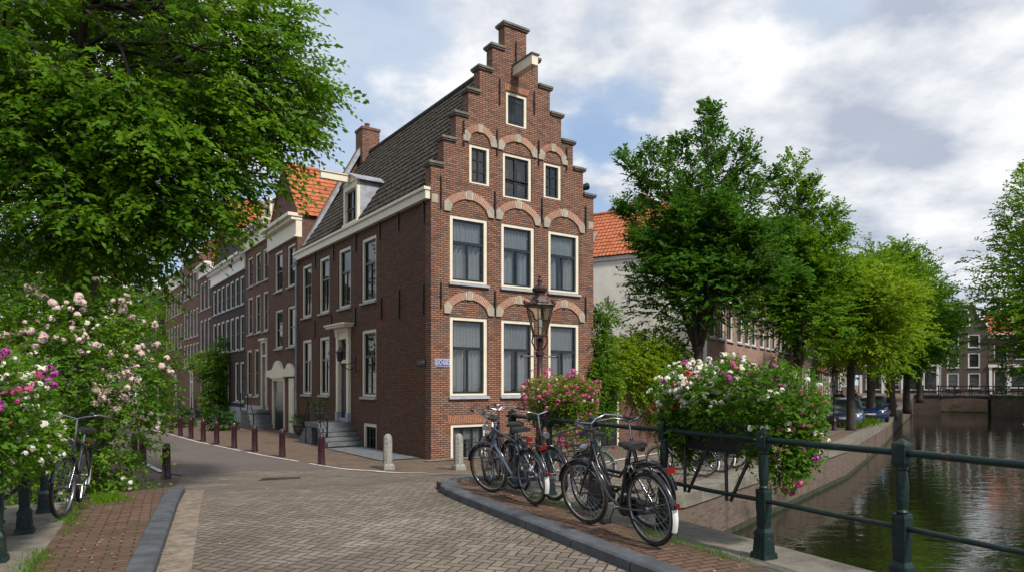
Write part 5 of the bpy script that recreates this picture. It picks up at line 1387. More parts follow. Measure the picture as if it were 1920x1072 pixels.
def bicycle(label, paint, step=True, guard_paint=None, basket=True, steer=0.0, simple=False):
    root = empty('bicycle', (0, 0, 0)); tag(root, label, 'bicycle', 'parked bicycles')
    P = MAT[paint]; wr = .345; WB = 1.10
    fh, rh, bb = Vector((WB, 0, wr)), Vector((0, 0, wr)), Vector((.47, 0, .29))
    ht, hb = Vector((.86, 0, .90)), Vector((.915, 0, .70)); sttop = Vector((.27, 0, .80)); sad = Vector((.225, 0, .94))
    SM = Matrix.Translation(hb) @ Matrix.Rotation(steer, 4, (ht-hb).normalized()) @ Matrix.Translation(-hb)
    def wheel(c, M=None):
        ty, ri, hu, sp = wheel_meshes()
        o = link('wheel', ty, root, c)
        if M is not None:
            o.location = M @ Vector(c); o.rotation_euler = M.to_euler()
        link('rim', ri, o); link('hub', hu, o); link('spokes', sp, o)
        return o
    wheel(rh); wheel(fh, SM)
    f = MB()
    f.tube([bb, sttop], .017, 8); f.tube([hb-(ht-hb)*.05, ht+(ht-hb)*.12], .021, 8)
    if step:
        f.tube([hb, Vector((.80, 0, .52)), Vector((.64, 0, .36)), bb], .018, 8)
        f.tube([ht, Vector((.79, 0, .66)), Vector((.62, 0, .48)), Vector((.395, 0, .49))], .015, 8)
    else:
        f.tube([hb, bb], .019, 8); f.tube([ht, sttop-Vector((-.012, 0, .04))], .016, 8)
    for s in (-1, 1):
        f.tube([bb+Vector((0, s*.03, 0)), Vector((.2, s*.05, .315)), rh+Vector((0, s*.065, 0))], .011, 6)
        f.tube([sttop+Vector((0, s*.02, -.06)), rh+Vector((0, s*.065, 0))], .009, 6)
    f.build('frame', P, root, 60)
    k = MB()
    crown = hb-(ht-hb)*.10
    for s in (-1, 1): k.tube([crown+Vector((0, s*.02, 0)), crown+Vector((.012, s*.05, -.04)), Vector((1.0, s*.058, .52)), fh+Vector((0, s*.058, 0))], [.014, .014, .012, .009], 6)
    k.tube([crown+Vector((0, -.05, -.02)), crown+Vector((0, .05, -.02))], .018, 6)
    k.xf(SM).build('fork', MAT['chrome'] if paint == 'silver_paint' else P, root, 60)
    h = MB(); st = ht+Vector((-.03, 0, .20))
    h.tube([ht, st], .012, 8)
    bar = []
    for s in (-1, 1): bar.append([st, st+Vector((.03, s*.10, .03)), st+Vector((.0, s*.22, .055)), st+Vector((-.14, s*.285, .03)), st+Vector((-.26, s*.29, .0))])
    pts = bar[0][::-1]+bar[1][1:]
    h.tube(pts, .0115, 8); h.lathe([(.02, 0), (.028, .01), (.028, .035), (.0, .04)], st.x+.02, .16, st.z+.05, 8)
    ho = h.xf(SM).build('handlebar', MAT['chrome'], root, 60)
    for s in (-1, 1):
        g = MB(); a = st+Vector((-.24, s*.29, .005)); g.tube([a+Vector((.05, 0, .01)), a-Vector((.08, 0, .01))], .017, 8); g.xf(SM).build('grip', MAT['rubber'], ho)
    s_ = MB()
    rows = [(-.15, .105, .02), (-.11, .115, .035), (-.04, .09, .03), (.03, .05, .022), (.10, .026, .018), (.15, .018, .008)]
    vs = []; fs = []
    for x, w, hh in rows: vs += [(x, -w, -.03), (x, -w, .0), (x, -w*.5, hh), (x, w*.5, hh), (x, w, 0), (x, w, -.03)]
    for i in range(5):
        for j in range(5): q = i*6+j; fs.append((q, q+6, q+7, q+1))
        q = i*6; fs.append((q+5, q+11, q+6, q))
    fs += [(0, 1, 2, 3, 4, 5), (35, 34, 33, 32, 31, 30)]
    s_.add([(x+sad.x, y, z+sad.z) for x, y, z in vs], fs)
    so = s_.build('saddle', MAT['saddle'], root, 60)
    p = MB(); p.tube([sttop, sad-Vector((0, 0, .03))], .012, 8); p.build('seat_post', MAT['chrome'], so)
    # mudguards
    def guard(c, a0, a1, M=None, mat=P, w=.028):
        g = MB(); n = 16; R_ = wr+.028; vs = []; fs = []
        for i in range(n+1):
            a = a0+(a1-a0)*i/n
            for y, dr in ((-w, -.012), (-w*.6, .002), (0, .008), (w*.6, .002), (w, -.012)): vs.append((c.x+(R_+dr)*math.cos(a), y, c.z+(R_+dr)*math.sin(a)))
        for i in range(n):
            for j in range(4): q = i*5+j; fs.append((q, q+1, q+6, q+5))
        g.add(vs, fs)
        if M is not None: g.xf(M)
        return g
    guard(rh, math.radians(20), math.radians(205)).build('mudguard', MAT[guard_paint] if guard_paint else P, root, 179) if False else None
    ga = guard(rh, math.radians(15), math.radians(172)); gr = ga.build('mudguard', MAT[guard_paint] if guard_paint else P, root, 179)
    gt = guard(rh, math.radians(172), math.radians(205), w=.032); gt.build('mudguard_tip', MAT['white_plastic'], gr, 179)
    gf = guard(fh, math.radians(15), math.radians(165), SM); gf.build('mudguard', MAT[guard_paint] if guard_paint else P, root, 179)
    ms = MB()
    for s in (-1, 1): ms.tube([rh+Vector((0, s*.06, 0)), rh+Vector((-(wr+.02)*.94, s*.03, (wr+.02)*.34))], .004, 5)
    ms.build('mudguard_stay', MAT['chrome'], gr)
    # chain case, crank, pedals
    c = MB(); yy = -.05
    pl = []
    for i in range(9): a = PI/2+PI*i/8; pl.append((rh.x+.055*math.cos(a), rh.z+.055*math.sin(a)))
    for i in range(9): a = -PI/2+PI*i/8; pl.append((bb.x+.105*math.cos(a), bb.z+.105*math.sin(a)))
    c.prism(pl[::-1], lambda a, n_, z: (a, yy+n_, z), -.018, .018); c.build('chain_case', P, root, 40)
    c = MB(); ca = 1.0
    for s in (-1, 1):
        d = Vector((math.cos(ca), 0, -math.sin(ca)))*s; c.tube([bb+Vector((0, s*.075, 0)), bb+d*.17+Vector((0, s*.085, 0))], .009, 6)
    c.tube([bb+Vector((0, -.08, 0)), bb+Vector((0, .08, 0))], .016, 8); co = c.build('crank', MAT['chrome'], root, 60)
    for s in (-1, 1):
        d = Vector((math.cos(ca), 0, -math.sin(ca)))*s; e = bb+d*.17+Vector((0, s*.135, 0)); q = MB(); q.box(e.x-.045, e.x+.045, e.y-.045, e.y+.045, e.z-.012, e.z+.012); q.build('pedal', MAT['rubber'], co)
    # rear carrier, lamp
    r = MB(); zc = wr*2+.075
    for y in (-.055, 0, .055): r.tube([(.20, y, zc), (-.30, y, zc)], .006, 5)
    r.tube([(-.30, -.055, zc), (-.33, 0, zc), (-.30, .055, zc)], .006, 5); r.tube([(.10, -.055, zc), (.10, .055, zc)], .005, 5); r.tube([(-.15, -.055, zc), (-.15, .055, zc)], .005, 5)
    for s in (-1, 1): r.tube([rh+Vector((0, s*.065, 0)), Vector((-.18, s*.055, zc))], .006, 5); 
    r.tube([(.20, 0, zc), sttop-Vector((0, 0, .07))], .006, 5)
    ra = r.build('carrier', MAT['black_paint'], root)
    q = MB(); q.box(-.365, -.335, -.042, .042, zc-.04, zc+.005); q.build('tail_light', MAT['red_lens'], ra)
    q = MB(); q.box(-.412, -.392, -.017, .017, .41, .455); q.build('reflector', MAT['red_lens'], gr)
    l = MB(); l.lathe([(.02, -.05), (.045, -.02), (.05, .02), (.045, .025)], n=10); l.xf(Matrix.Translation((.99, 0, .84)) @ Matrix.Rotation(PI/2, 4, 'Y')); l.xf(SM).build('headlight', MAT['chrome'], root, 40)
    kd = MB(); kd.tube([(.30, .07, .27), (.02, .10, .20)], .008, 6); kd.build('kick_stand', MAT['iron'], root)
    if basket:
        b = MB(); x0, x1, z0, z1, yw = .93, 1.22, .80, 1.02, .2
        for z in (z0, (z0+z1)/2, z1):
            b.tube([(x0, -yw, z), (x1, -yw, z), (x1, yw, z), (x0, yw, z), (x0, -yw, z)], .007 if z != z1 else .010, 5)
        for i in range(6):
            y = -yw+2*yw*i/5; b.tube([(x0, y, z0), (x1, y, z0), (x1, y, z1)], .0045, 4)
        for i in range(4):
            x = x0+(x1-x0)*i/3
            for s in (-1, 1): b.tube([(x, s*yw, z0), (x, s*yw, z1)], .0045, 4)
        for s in (-1, 1): b.tube([(x1-.05, s*.12, z0), fh+Vector((0, s*.07, 0))], .007, 5)
        b.xf(SM).build('front_carrier', MAT['black_paint'], root)
    return root
def put_bike(root, p, head, lean):
    root.location = p; root.rotation_mode = 'XYZ'
    d = Vector(head).normalized()
    root.rotation_euler = (lean, 0, math.atan2(d.y, d.x))
A3 = Vector((-.45, .893, 0)); B3 = Vector((.893, .45, 0))
ZP = .79
def wp(t, l, z=ZP): p = W(t, l); return Vector((p.x, p.y, z))
b1 = bicycle('nearest black step through bicycle with a front carrier, leaning on the right rail', 'black_paint', True, None, True, .22)
put_bike(b1, wp(5.05, 4.02), A3, math.radians(-7))
b2 = bicycle('bicycle with silver frame, wide chrome handlebar and white mudguard tip, second along the right rail', 'silver_paint', False, 'black_paint', False, .35)
put_bike(b2, wp(7.42, 4.05), A3+B3*-.05, math.radians(-7))
b3 = bicycle('dark blue bicycle turned towards the camera, farthest of those on the right rail', 'blue_paint', True, 'black_paint', False, -.1)
put_bike(b3, Vector((-.22, 11.25, .80)), (-.10, -1, 0), math.radians(5))
b4 = bicycle('black bicycle with its saddle behind the nearest bicycle, facing the other way on the rail', 'black_paint', True, None, False, .1)
put_bike(b4, wp(6.75, 4.42), A3*-1+B3*.05, math.radians(4))
b5 = copy_tree(b4); tag(b5, 'black bicycle squeezed between the silver bicycle and the rail posts'); put_bike(b5, wp(8.65, 4.40), A3*-1, math.radians(4))
b6 = copy_tree(b3); tag(b6, 'black and blue bicycle with its wheel by the end post of the right rail'); put_bike(b6, wp(8.45, 4.42), A3+B3*.1, math.radians(-3))
b7 = bicycle('bicycle with a teal front mudguard standing on the quay beyond the rail', 'black_paint', False, 'teal_paint', True, .3)
put_bike(b7, Vector((1.75, 13.6, zf(1.75, 13.6)+.02)), (-.95, -.3, 0), math.radians(4))
bl = bicycle('black bicycle leaning on the left railing with its front wheel towards the camera', 'black_paint', False, None, False, -.18)
pl = W(10.15, -1.03); put_bike(bl, Vector((pl.x, pl.y, ZP)), A3*-1+B3*-.06, math.radians(-6))
bq = copy_tree(bl); tag(bq, 'dark bicycle behind the left railing, cut off by the left picture edge'); pl = W(8.7, -1.62); put_bike(bq, Vector((pl.x, pl.y, ZP)), A3*-1, math.radians(4))
spots = [(4.7, 16.6, 'upright black bicycle on the quay behind the large flower box, first of three'), (5.35, 17.4, 'black bicycle on the quay behind the large flower box, middle of three'), (6.0, 18.3, 'black bicycle on the quay behind the large flower box, farthest of three')]
for i, (x, y, lab) in enumerate(spots):
    c = copy_tree((b1, b4, b2)[i]); tag(c, lab); put_bike(c, Vector((x, y, zf(x, y)+.02)), (-.9+.1*i, .45, 0), math.radians(5))
qs = [(25.6, 46.6), (26.3, 47.8), (27.0, 49.0), (27.9, 50.4), (28.8, 51.8), (30.0, 53.6), (31.4, 56), (32.6, 58)]
ordn = ['first', 'second', 'third', 'fourth', 'fifth', 'sixth', 'seventh', 'eighth', 'ninth', 'tenth', 'eleventh', 'twelfth', 'thirteenth', 'fourteenth', 'fifteenth', 'sixteenth']
for i, (x, y) in enumerate(qs):
    c = copy_tree((b1, b2, b4)[i % 3]); tag(c, 'bicycle on the far quay, %s in the row past the parked cars' % ordn[i], group='bicycles past the cars'); put_bike(c, Vector((x, y, zf(x, y)+.02)), (-.85+.2*rnd.random(), .5, 0), math.radians(rnd.uniform(-6, 6)))

# ------------------------------------------------------------------ bollards
def bollard_mesh():
    m = MB(); m.lathe([(.105, -.1), (.105, .10), (.098, .13), (.090, .70), (.096, .71), (.096, .735), (.085, .745), (.082, .79), (.06, .825), (.02, .84)], n=16)
    return m.mesh('bollard', MAT['bollard'], 40)
bm_ = bollard_mesh()
bl_px = [(602.5, 871.6), (529, 856), (477.5, 846), (439, 839), (406, 832), (381, 826.5), (358, 821.5), (338, 817), (321, 811.5), (306, 808), (293, 806), (277.5, 802), (265, 800)]
for i, (x, y) in enumerate(bl_px):
    o = link('bollard', bm_, None, at(x, y)); o.scale = (1, 1, 1.06)
    tag(o, 'dark red bollard in front of the corner house steps, first along the white line' if i == 0 else 'dark red bollard, %s from the corner in the row along the white line' % ordn[i], 'bollard', 'dark red street bollards')
for (x, y, s, lab) in [(312, 897, 1.04, 'dark red bollard standing alone at the end of the left kerb'), (267.5, 874, 1.0, 'dark red bollard half covered by the rose bush leaves'), (252, 862, .95, 'dark red bollard almost hidden by the rose bush, farthest on that side')]:
    o = link('bollard', bm_, None, at(x, y)); o.scale = (1, 1, s); tag(o, lab, 'bollard', 'dark red street bollards')
def spost():
    m = MB(); m.frust(0, 0, -.1, .10, .15, .15, .145, .145); m.frust(0, 0, .10, .16, .145, .145, .115, .115)
    m.lathe([(.12, .16), (.118, .80), (.11, .86), (.085, .91), (.045, .945), (.01, .955)], n=8, rot=PI/8)
    return m.mesh('stone_post', MAT['granite'], 30)
sp_ = spost()
for (x, y, lab) in [(727, 879, 'weathered pale stone post in front of the shaded side wall of the corner house'), (860, 880, 'grey stone post in front of the barred basement window')]:
    o = link('stone_post', sp_, None, at(x, y), .5); tag(o, lab, 'stone post', 'stone posts')

# ------------------------------------------------------------------ street lamps
def lamp(label, p, s=1.0):
    root = empty('street_lamp', p, .35); root.scale = (s, s, s); tag(root, label, 'street lamp', 'street lamps with crown lanterns')
    m = MB(); m.lathe([(.17, -.1), (.17, .12), (.15, .16), (.14, .55), (.15, .58), (.11, .64), (.085, .70), (.075, 1.1), (.085, 1.12), (.085, 1.16), (.07, 1.2), (.055, 2.2), (.065, 2.22), (.065, 2.26), (.05, 2.28), (.045, 2.62), (.075, 2.64), (.075, 2.70), (.04, 2.72), (.035, 2.86), (.06, 2.9), (.03, 2.95)], n=14)
    m.tube([(-.33, 0, 2.62), (.33, 0, 2.62)], .014, 8)
    for s_ in (-1, 1): m.lathe([(.0, -.03), (.028, -.015), (.028, .015), (0, .03)], s_*.34, 0, 2.62, 8)
    for k in range(4):
        a = PI/4+PI/2*k; c, d = math.cos(a), math.sin(a)
        m.tube([(0.03*c, .03*d, 2.72), (.10*c, .10*d, 2.78), (.15*c, .15*d, 2.88), (.13*c, .13*d, 2.98)], .013, 6)
    m.build('pole', MAT['lamp_red'], root, 40)
    l = MB(); zb, zt = 3.0, 3.50; rb_, rt_ = .13, .255
    l.lathe([(rb_+.02, zb-.03), (rb_+.02, zb)], n=6); l.lathe([(rt_+.02, zt), (rt_+.045, zt+.015), (rt_+.04, zt+.03)], n=6)
    for k in range(6):
        a = 2*PI*k/6; c, d = math.cos(a), math.sin(a)
        l.tube([(rb_*c, rb_*d, zb), (rt_*c, rt_*d, zt)], .010, 6)
        l.lathe([(.012, 0), (.03, .03), (.03, .06), (.012, .085)], (rt_+.03)*c, (rt_+.03)*d, zt+.03, 6)
        for f in (.33, .66):
            b = 2*PI*(k+1)/6; x = (rt_+.02)*(c*(1-f)+math.cos(b)*f); y = (rt_+.02)*(d*(1-f)+math.sin(b)*f)
            l.lathe([(.008, 0), (.022, .02), (.012, .05)], x, y, zt+.03, 5)
    l.lathe([(.245, zt+.03), (.19, zt+.07), (.13, zt+.16), (.115, zt+.18)], n=6)
    l.lathe([(.09, zt+.18), (.09, zt+.24), (.13, zt+.26), (.14, zt+.31), (.10, zt+.36), (.04, zt+.38), (.035, zt+.42), (.045, zt+.46), (.02, zt+.50), (.03, zt+.53), (.0, zt+.57)], n=10)
    lo = l.build('lantern', MAT['lamp_red'], root)
    g = MB()
    for k in range(6):
        a, b = 2*PI*k/6, 2*PI*(k+1)/6; e = .985
        g.quad((rb_*e*math.cos(a), rb_*e*math.sin(a), zb), (rb_*e*math.cos(b), rb_*e*math.sin(b), zb), (rt_*e*math.cos(b), rt_*e*math.sin(b), zt), (rt_*e*math.cos(a), rt_*e*math.sin(a), zt))
    g.build('glass', clear_pane('lantern_glass', (.86, .84, .80), .05), lo)
    q = MB(); q.lathe([(.03, zb), (.03, zb+.12), (.045, zb+.14), (.045, zb+.26), (.0, zb+.30)], n=8); q.build('bulb', MAT['white_plastic'], lo)
    return root
lamp('dark red cast iron street lamp with a crown lantern in front of the corner house', Vector((.452, 11.05, .33)), .92)
lp = Vector((15.65, 32.9, .02)); lamp('brown red street lamp on the quay in front of the parked cars', lp, .80)

# ------------------------------------------------------------------ parked cars
M_CAR = [plain('metallic_grey_blue_paint', (.10, .14, .22), .25, metal=.5, var=.05, coat=1.0), plain('dark_blue_paint', (.012, .03, .11), .22, metal=.4, var=.05, coat=1.0)]
M_GLASSC = plain('car_glass', (.015, .02, .022), .05, var=.1, spec=.9)
M_HL = plain('headlight_glass', (.5, .55, .6), .1, var=.2, coat=1.0)
def car(label, p, ang, mat, seed=0):
    root = empty('parked_car', p, ang); tag(root, label, 'car', 'cars parked on the quay')
    # stations: x, z_low, z_belt, half width, z_roof or None
    st = [(2.08, .35, .56, .55), (2.02, .22, .68, .70), (1.85, .20, .76, .80), (1.55, .20, .86, .86), (1.1, .20, .94, .885), (.5, .20, .96, .89), (-.3, .20, .98, .89), (-1.0, .20, 1.0, .885), (-1.6, .22, 1.0, .86), (-1.95, .26, .94, .80), (-2.05, .36, .80, .70)]
    vs = []; n = 9
    for x, zl, zbt, w in st:
        h = zbt-zl
        prof = [(-w*.9, zl), (-w*.98, zl+h*.2), (-w, zl+h*.55), (-w*.95, zl+h*.88), (-w*.78, zbt), (0, zbt+.03)]
        prof += [(-y, z) for y, z in prof[4::-1]]
        vs += [(x, y, z) for y, z in prof]
    n = 11; fs = []
    for i in range(len(st)-1):
        for j in range(n-1): q = i*n+j; fs.append((q, q+1, q+n+1, q+n))
        q = i*n; fs.append((q+n-1, q, q+n, q+2*n-1))
    fs += [tuple(range(n-1, -1, -1)), tuple((len(st)-1)*n+j for j in range(n))]
    b = MB(); b.add(vs, fs); body = b.build('body', mat, root, 50)
    cab = [(1.12, .93, .74, .0), (.45, 1.38, .60, 1), (-.2, 1.50, .585, 1), (-.9, 1.47, .575, 1), (-1.55, 1.22, .57, 1), (-1.9, .97, .70, 0)]
    g = MB(); vs = []
    for x, z, w, _ in cab:
        zb_ = .93; wb_ = .78
        vs += [(x if z > 1 else x, -wb_, zb_), (x, -w, z-.02), (x, -w*.8, z), (x, w*.8, z), (x, w, z-.02), (x, wb_, zb_)]
    fs = [(i*6+j, i*6+j+1, i*6+j+7, i*6+j+6) for i in range(5) for j in range(5)]
    g.add(vs, fs); g.build('windows', M_GLASSC, root, 40)
    r = MB()
    rv = []
    for x, z, w in ((.42, 1.385, .60), (-.2, 1.505, .585), (-.9, 1.478, .575), (-1.5, 1.25, .57)): rv += [(x, -w-.01, z-.03), (x, -w*.8, z+.012), (x, w*.8, z+.012), (x, w+.01, z-.03)]
    r.add(rv, [(i*4+j, i*4+j+1, i*4+j+5, i*4+j+4) for i in range(3) for j in range(3)])
    for s in (-1, 1):
        r.tube([(1.14, s*.765, .945), (.43, s*.61, 1.375)], .03, 6); r.tube([(-.25, s*.79, .96), (-.2, s*.60, 1.48)], .028, 6); r.tube([(-1.72, s*.76, .98), (-1.42, s*.59, 1.27)], .06, 6)
        r.box(.78, .95, s*.86-.07, s*.86+.07, 1.0, 1.11)
    r.build('roof', mat, root, 40)
    for x in (1.32, -1.28):
        for s in (-1, 1):
            w = MB(); w.lathe([(.20, -.10), (.30, -.10), (.325, -.07), (.325, .07), (.30, .10), (.20, .10)], n=22); w.xf(Matrix.Rotation(PI/2, 4, 'X')); wo = w.build('wheel', MAT['rubber'], root, 40, loc=(x, s*.80, .325))
            w = MB(); w.lathe([(.02, -.012), (.21, -.012), (.215, .012), (.03, .02)], n=18); w.xf(Matrix.Translation((0, s*.098, 0)) @ Matrix.Rotation(-s*PI/2, 4, 'X'))
            w.build('rim', MAT['chrome'], wo)
            a = MB(); a.torus((x, s*.845, .33), .36, .045, 'y', 16, 6, 0.0, PI); a.build('wheel_arch', MAT['rubber'], root)
    for s in (-1, 1):
        q = MB(); q.tube([(2.0, s*.42, .66), (1.93, s*.64, .68), (1.80, s*.77, .72)], [.035, .06, .04], 8); q.build('headlight', M_HL, root)
        q = MB(); q.tube([(-2.03, s*.5, .78), (-1.96, s*.72, .82)], .05, 6); q.build('tail_light', MAT['red_lens'], root)
    q = MB(); q.box(2.0, 2.09, -.5, .5, .26, .40); q.build('grille', MAT['rubber'], root)
    q = MB(); q.box(2.085, 2.10, -.26, .26, .44, .54); q.build('number_plate', MAT['white_plastic'], root)
    return root
c1p = Vector((18.05, 36.6, .03)); car('grey blue hatchback parked nose towards the camera, nearest on the quay', c1p, math.radians(-118), M_CAR[0])
c2p = Vector((21.9, 41.2, .03)); car('dark blue hatchback parked behind the grey blue car on the quay', c2p, math.radians(-120), M_CAR[1])

# ------------------------------------------------------------------ people (small, far)
M_COAT = plain('dark_coat', (.012, .013, .018), .85, var=.3); M_TROU = plain('dark_trousers', (.02, .022, .03), .9, var=.3)
M_SKIN = plain('skin', (.45, .27, .19), .6, var=.1); M_HAIR = plain('dark_hair', (.02, .014, .01), .8); M_SHOE = plain('dark_shoes', (.012, .011, .010), .5)
def person(label, p, ang, stride=.25, h=1.74):
    k = h/1.74
    J = {'pel': (0, 0, .94, .13), 'wst': (0, 0, 1.10, .125), 'chs': (0, .01, 1.32, .15), 'nck': (0, .01, 1.48, .06), 'hd0': (0, .02, 1.56, .075), 'hd1': (0, .025, 1.66, .095), 'hd2': (0, .015, 1.73, .06)}
    E = [('pel', 'wst'), ('wst', 'chs'), ('chs', 'nck'), ('nck', 'hd0'), ('hd0', 'hd1'), ('hd1', 'hd2')]
    for s, n in ((-1, 'l'), (1, 'r')):
        st = stride*s
        J.update({'hp'+n: (s*.09, 0, .88, .095), 'kn'+n: (s*.10, st*.4+.04, .50, .062), 'an'+n: (s*.10, st-.03, .09, .042), 'to'+n: (s*.11, st+.14, .04, .036),
                  'sh'+n: (s*.19, 0, 1.42, .065), 'el'+n: (s*.25, -st*.3-.03, 1.14, .048), 'wr'+n: (s*.26, -st*.4+.10, .90, .034), 'ha'+n: (s*.255, -st*.4+.14, .80, .036)})
        E += [('pel', 'hp'+n), ('hp'+n, 'kn'+n), ('kn'+n, 'an'+n), ('an'+n, 'to'+n), ('chs', 'sh'+n), ('sh'+n, 'el'+n), ('el'+n, 'wr'+n), ('wr'+n, 'ha'+n)]
    names = list(J); me = bpy.data.meshes.new('skeleton')
    me.from_pydata([tuple(c*k for c in J[n][:3]) for n in names], [(names.index(a), names.index(b)) for a, b in E], [])
    ob = bpy.data.objects.new('skeleton', me); COL.objects.link(ob)
    sk = ob.modifiers.new('s', 'SKIN'); sk.use_smooth_shade = True
    for i, n in enumerate(names): me.skin_vertices[0].data[i].radius = (J[n][3]*k, J[n][3]*k*(.8 if n in ('chs', 'wst', 'pel') else 1)); me.skin_vertices[0].data[i].use_root = (i == 0)
    ss_ = ob.modifiers.new('u', 'SUBSURF'); ss_.levels = 2; ss_.render_levels = 2
    bpy.context.view_layer.update(); dg = bpy.context.evaluated_depsgraph_get(); m2 = bpy.data.meshes.new_from_object(ob.evaluated_get(dg)); bpy.data.objects.remove(ob)
    m2.materials.clear()
    for m in (M_COAT, M_TROU, M_SKIN, M_SHOE): m2.materials.append(m)
    for f in m2.polygons:
        z = f.center.z/k; y = f.center.y; far_ = abs(f.center.x) > .2
        f.material_index = 2 if z > 1.485 or (far_ and z < .86) else 3 if z < .12 else 1 if (z < .80 and not far_) else 0
    root = link('person', m2, None, p, ang); tag(root, label, 'person', 'people on the quay')
    hr = MB(); hr.lathe([(.03, 1.57), (.085, 1.60), (.105, 1.66), (.095, 1.73), (.05, 1.78), (.0, 1.79)], 0, -.012, 0, 12); hr.v = [(x*k, y*k, z*k) for x, y, z in hr.v]; hr.build('hair', M_HAIR, root, 60)
    return root
def gp(x, y): return Vector((x, y, zf(x, y)+.03))
person('person in a dark coat walking along the quay left of the street lamp', gp(23.9, 49.8), math.radians(-40))
person('person in dark clothes standing behind the cars, seen from behind', gp(27.6, 54.6), math.radians(-20), .12)
person('second person in dark clothes beside the one behind the cars', gp(26.7, 54.9), math.radians(30), .15, 1.68)
hs = empty('hanging_sign', Vector((32.6, 65.0, 3.6)), RA); tag(hs, 'small dark square shop sign hanging from a canal house front', 'shop sign'); 
b = MB(); b.tube([(0, .6, .55), (0, -1.1, .55)], .03, 6); b.build('bracket', MAT['iron'], hs); b = MB(); b.box(-.04, .04, -1.0, -.1, -.5, .5); b.build('board', MAT['clay'], hs)
aw = empty('awning', R0+RC*35.0+Vector((0, 0, 3.2)), RA); tag(aw, 'small orange red shop awning on the canal row', 'awning')
b = MB(); b.add([(0, 0, .5), (2.2, 0, .5), (2.2, -.9, 0), (0, -.9, 0), (0, 0, .45), (2.2, 0, .45), (2.2, -.9, -.25), (0, -.9, -.25)], [(0, 1, 2, 3), (3, 2, 6, 7), (0, 3, 7, 4), (1, 5, 6, 2), (4, 7, 6, 5)]); b.build('canopy', plain('orange_red_cloth', (.45, .06, .02), .8), aw)

# ------------------------------------------------------------------ far bridge
A0 = Vector((44.3, 75.4, 0)); FBA = math.atan2(-.53, .848)
fb = empty('far_bridge', A0, FBA); tag(fb, 'low dark canal bridge with one wide opening at the end of the water', 'bridge')
m = MB()
for a, b in ((-.4, 2.9), (7.4, 17)):
    m.box(a, b, 0, 6, -1.6, .82)
m.build('abutment', M_B['grey'], fb)
m = MB(); n = 10
for k in range(n):
    x0, x1 = 2.9+4.5*k/n, 2.9+4.5*(k+1)/n; z0 = .55+.18*math.sin(PI*k/n); z1 = .55+.18*math.sin(PI*(k+1)/n)
    m.add([(x0, -.05, z0), (x1, -.05, z1), (x1, 6, z1), (x0, 6, z0), (x0, -.05, .95), (x1, -.05, .95), (x1, 6, .95), (x0, 6, .95)], [(0, 3, 2, 1), (4, 5, 6, 7), (0, 1, 5, 4), (2, 3, 7, 6)])
m.box(-.4, 2.9, -.06, 6, .822, 1.0); m.box(7.4, 17, -.06, 6, .822, 1.0); m.build('deck', MAT['planter'], fb)
m = MB()
for y in (.1, 5.9):
    for k in range(12): m.lathe([(.07, 0), (.05, .1), (.05, .95), (.08, 1.0), (.05, 1.1)], -.3+1.5*k, y, .99, 8)
    for z in (1.45, 1.98): m.tube([(-.3, y, z), (16.5, y, z)], .035, 6)
m.build('railing', MAT['iron'], fb)
for i in range(9):
    c = copy_tree((b1, b2, b4)[i % 3]); p = A0+FR*(.6+1.4*i)+Vector((.53, .848, 0))*(.55 if i % 2 else .75)
    tag(c, 'bicycle leaning on the far bridge railing, %s from its left end' % ordn[i], group='bicycles on the far bridge'); put_bike(c, Vector((p.x, p.y, 1.0)), FR*(1 if i % 3 else -1), math.radians(4))
# boats
def boat(label, p, ang, L=5.2, wd=1.9, cover=True):
    root = empty('boat', p, ang); tag(root, label, 'boat')
    st = [(-.5, .80, .45), (-.3, .95, .42), (0, 1.0, .42), (.25, .9, .45), (.42, .55, .52), (.5, .06, .62)]
    vs = []; n = 7
    for f, w, z in st:
        hw = wd/2*w; vs += [(f*L, -hw, z), (f*L, -hw*.92, .1), (f*L, -hw*.6, -.2), (f*L, 0, -.25), (f*L, hw*.6, -.2), (f*L, hw*.92, .1), (f*L, hw, z)]
    fs = [(i*n+j, i*n+j+1, (i+1)*n+j+1, (i+1)*n+j) for i in range(5) for j in range(n-1)]+[(6, 5, 4, 3, 2, 1, 0)]
    m = MB(); m.add(vs, fs); m.build('hull', plain('dark_blue_hull', (.02, .035, .07), .3, var=.2), root, 40)
    m = MB(); vs = []
    for f, w, z in st: hw = wd/2*w*.98; vs += [(f*L, -hw, z+.01), (f*L, -hw*.5, z+.16*w), (f*L, hw*.5, z+.16*w), (f*L, hw, z+.01)]
    m.add(vs, [(i*4+j, i*4+j+1, (i+1)*4+j+1, (i+1)*4+j) for i in range(5) for j in range(3)]+[(3, 2, 1, 0)]); m.build('cover', plain('grey_blue_tarpaulin', (.16, .20, .27), .7, var=.2), root, 40)
    return root
boat('dark covered boat at the right picture edge, moored below the far bridge', Vector((38.6, 49.6, -1.2)), math.radians(58))

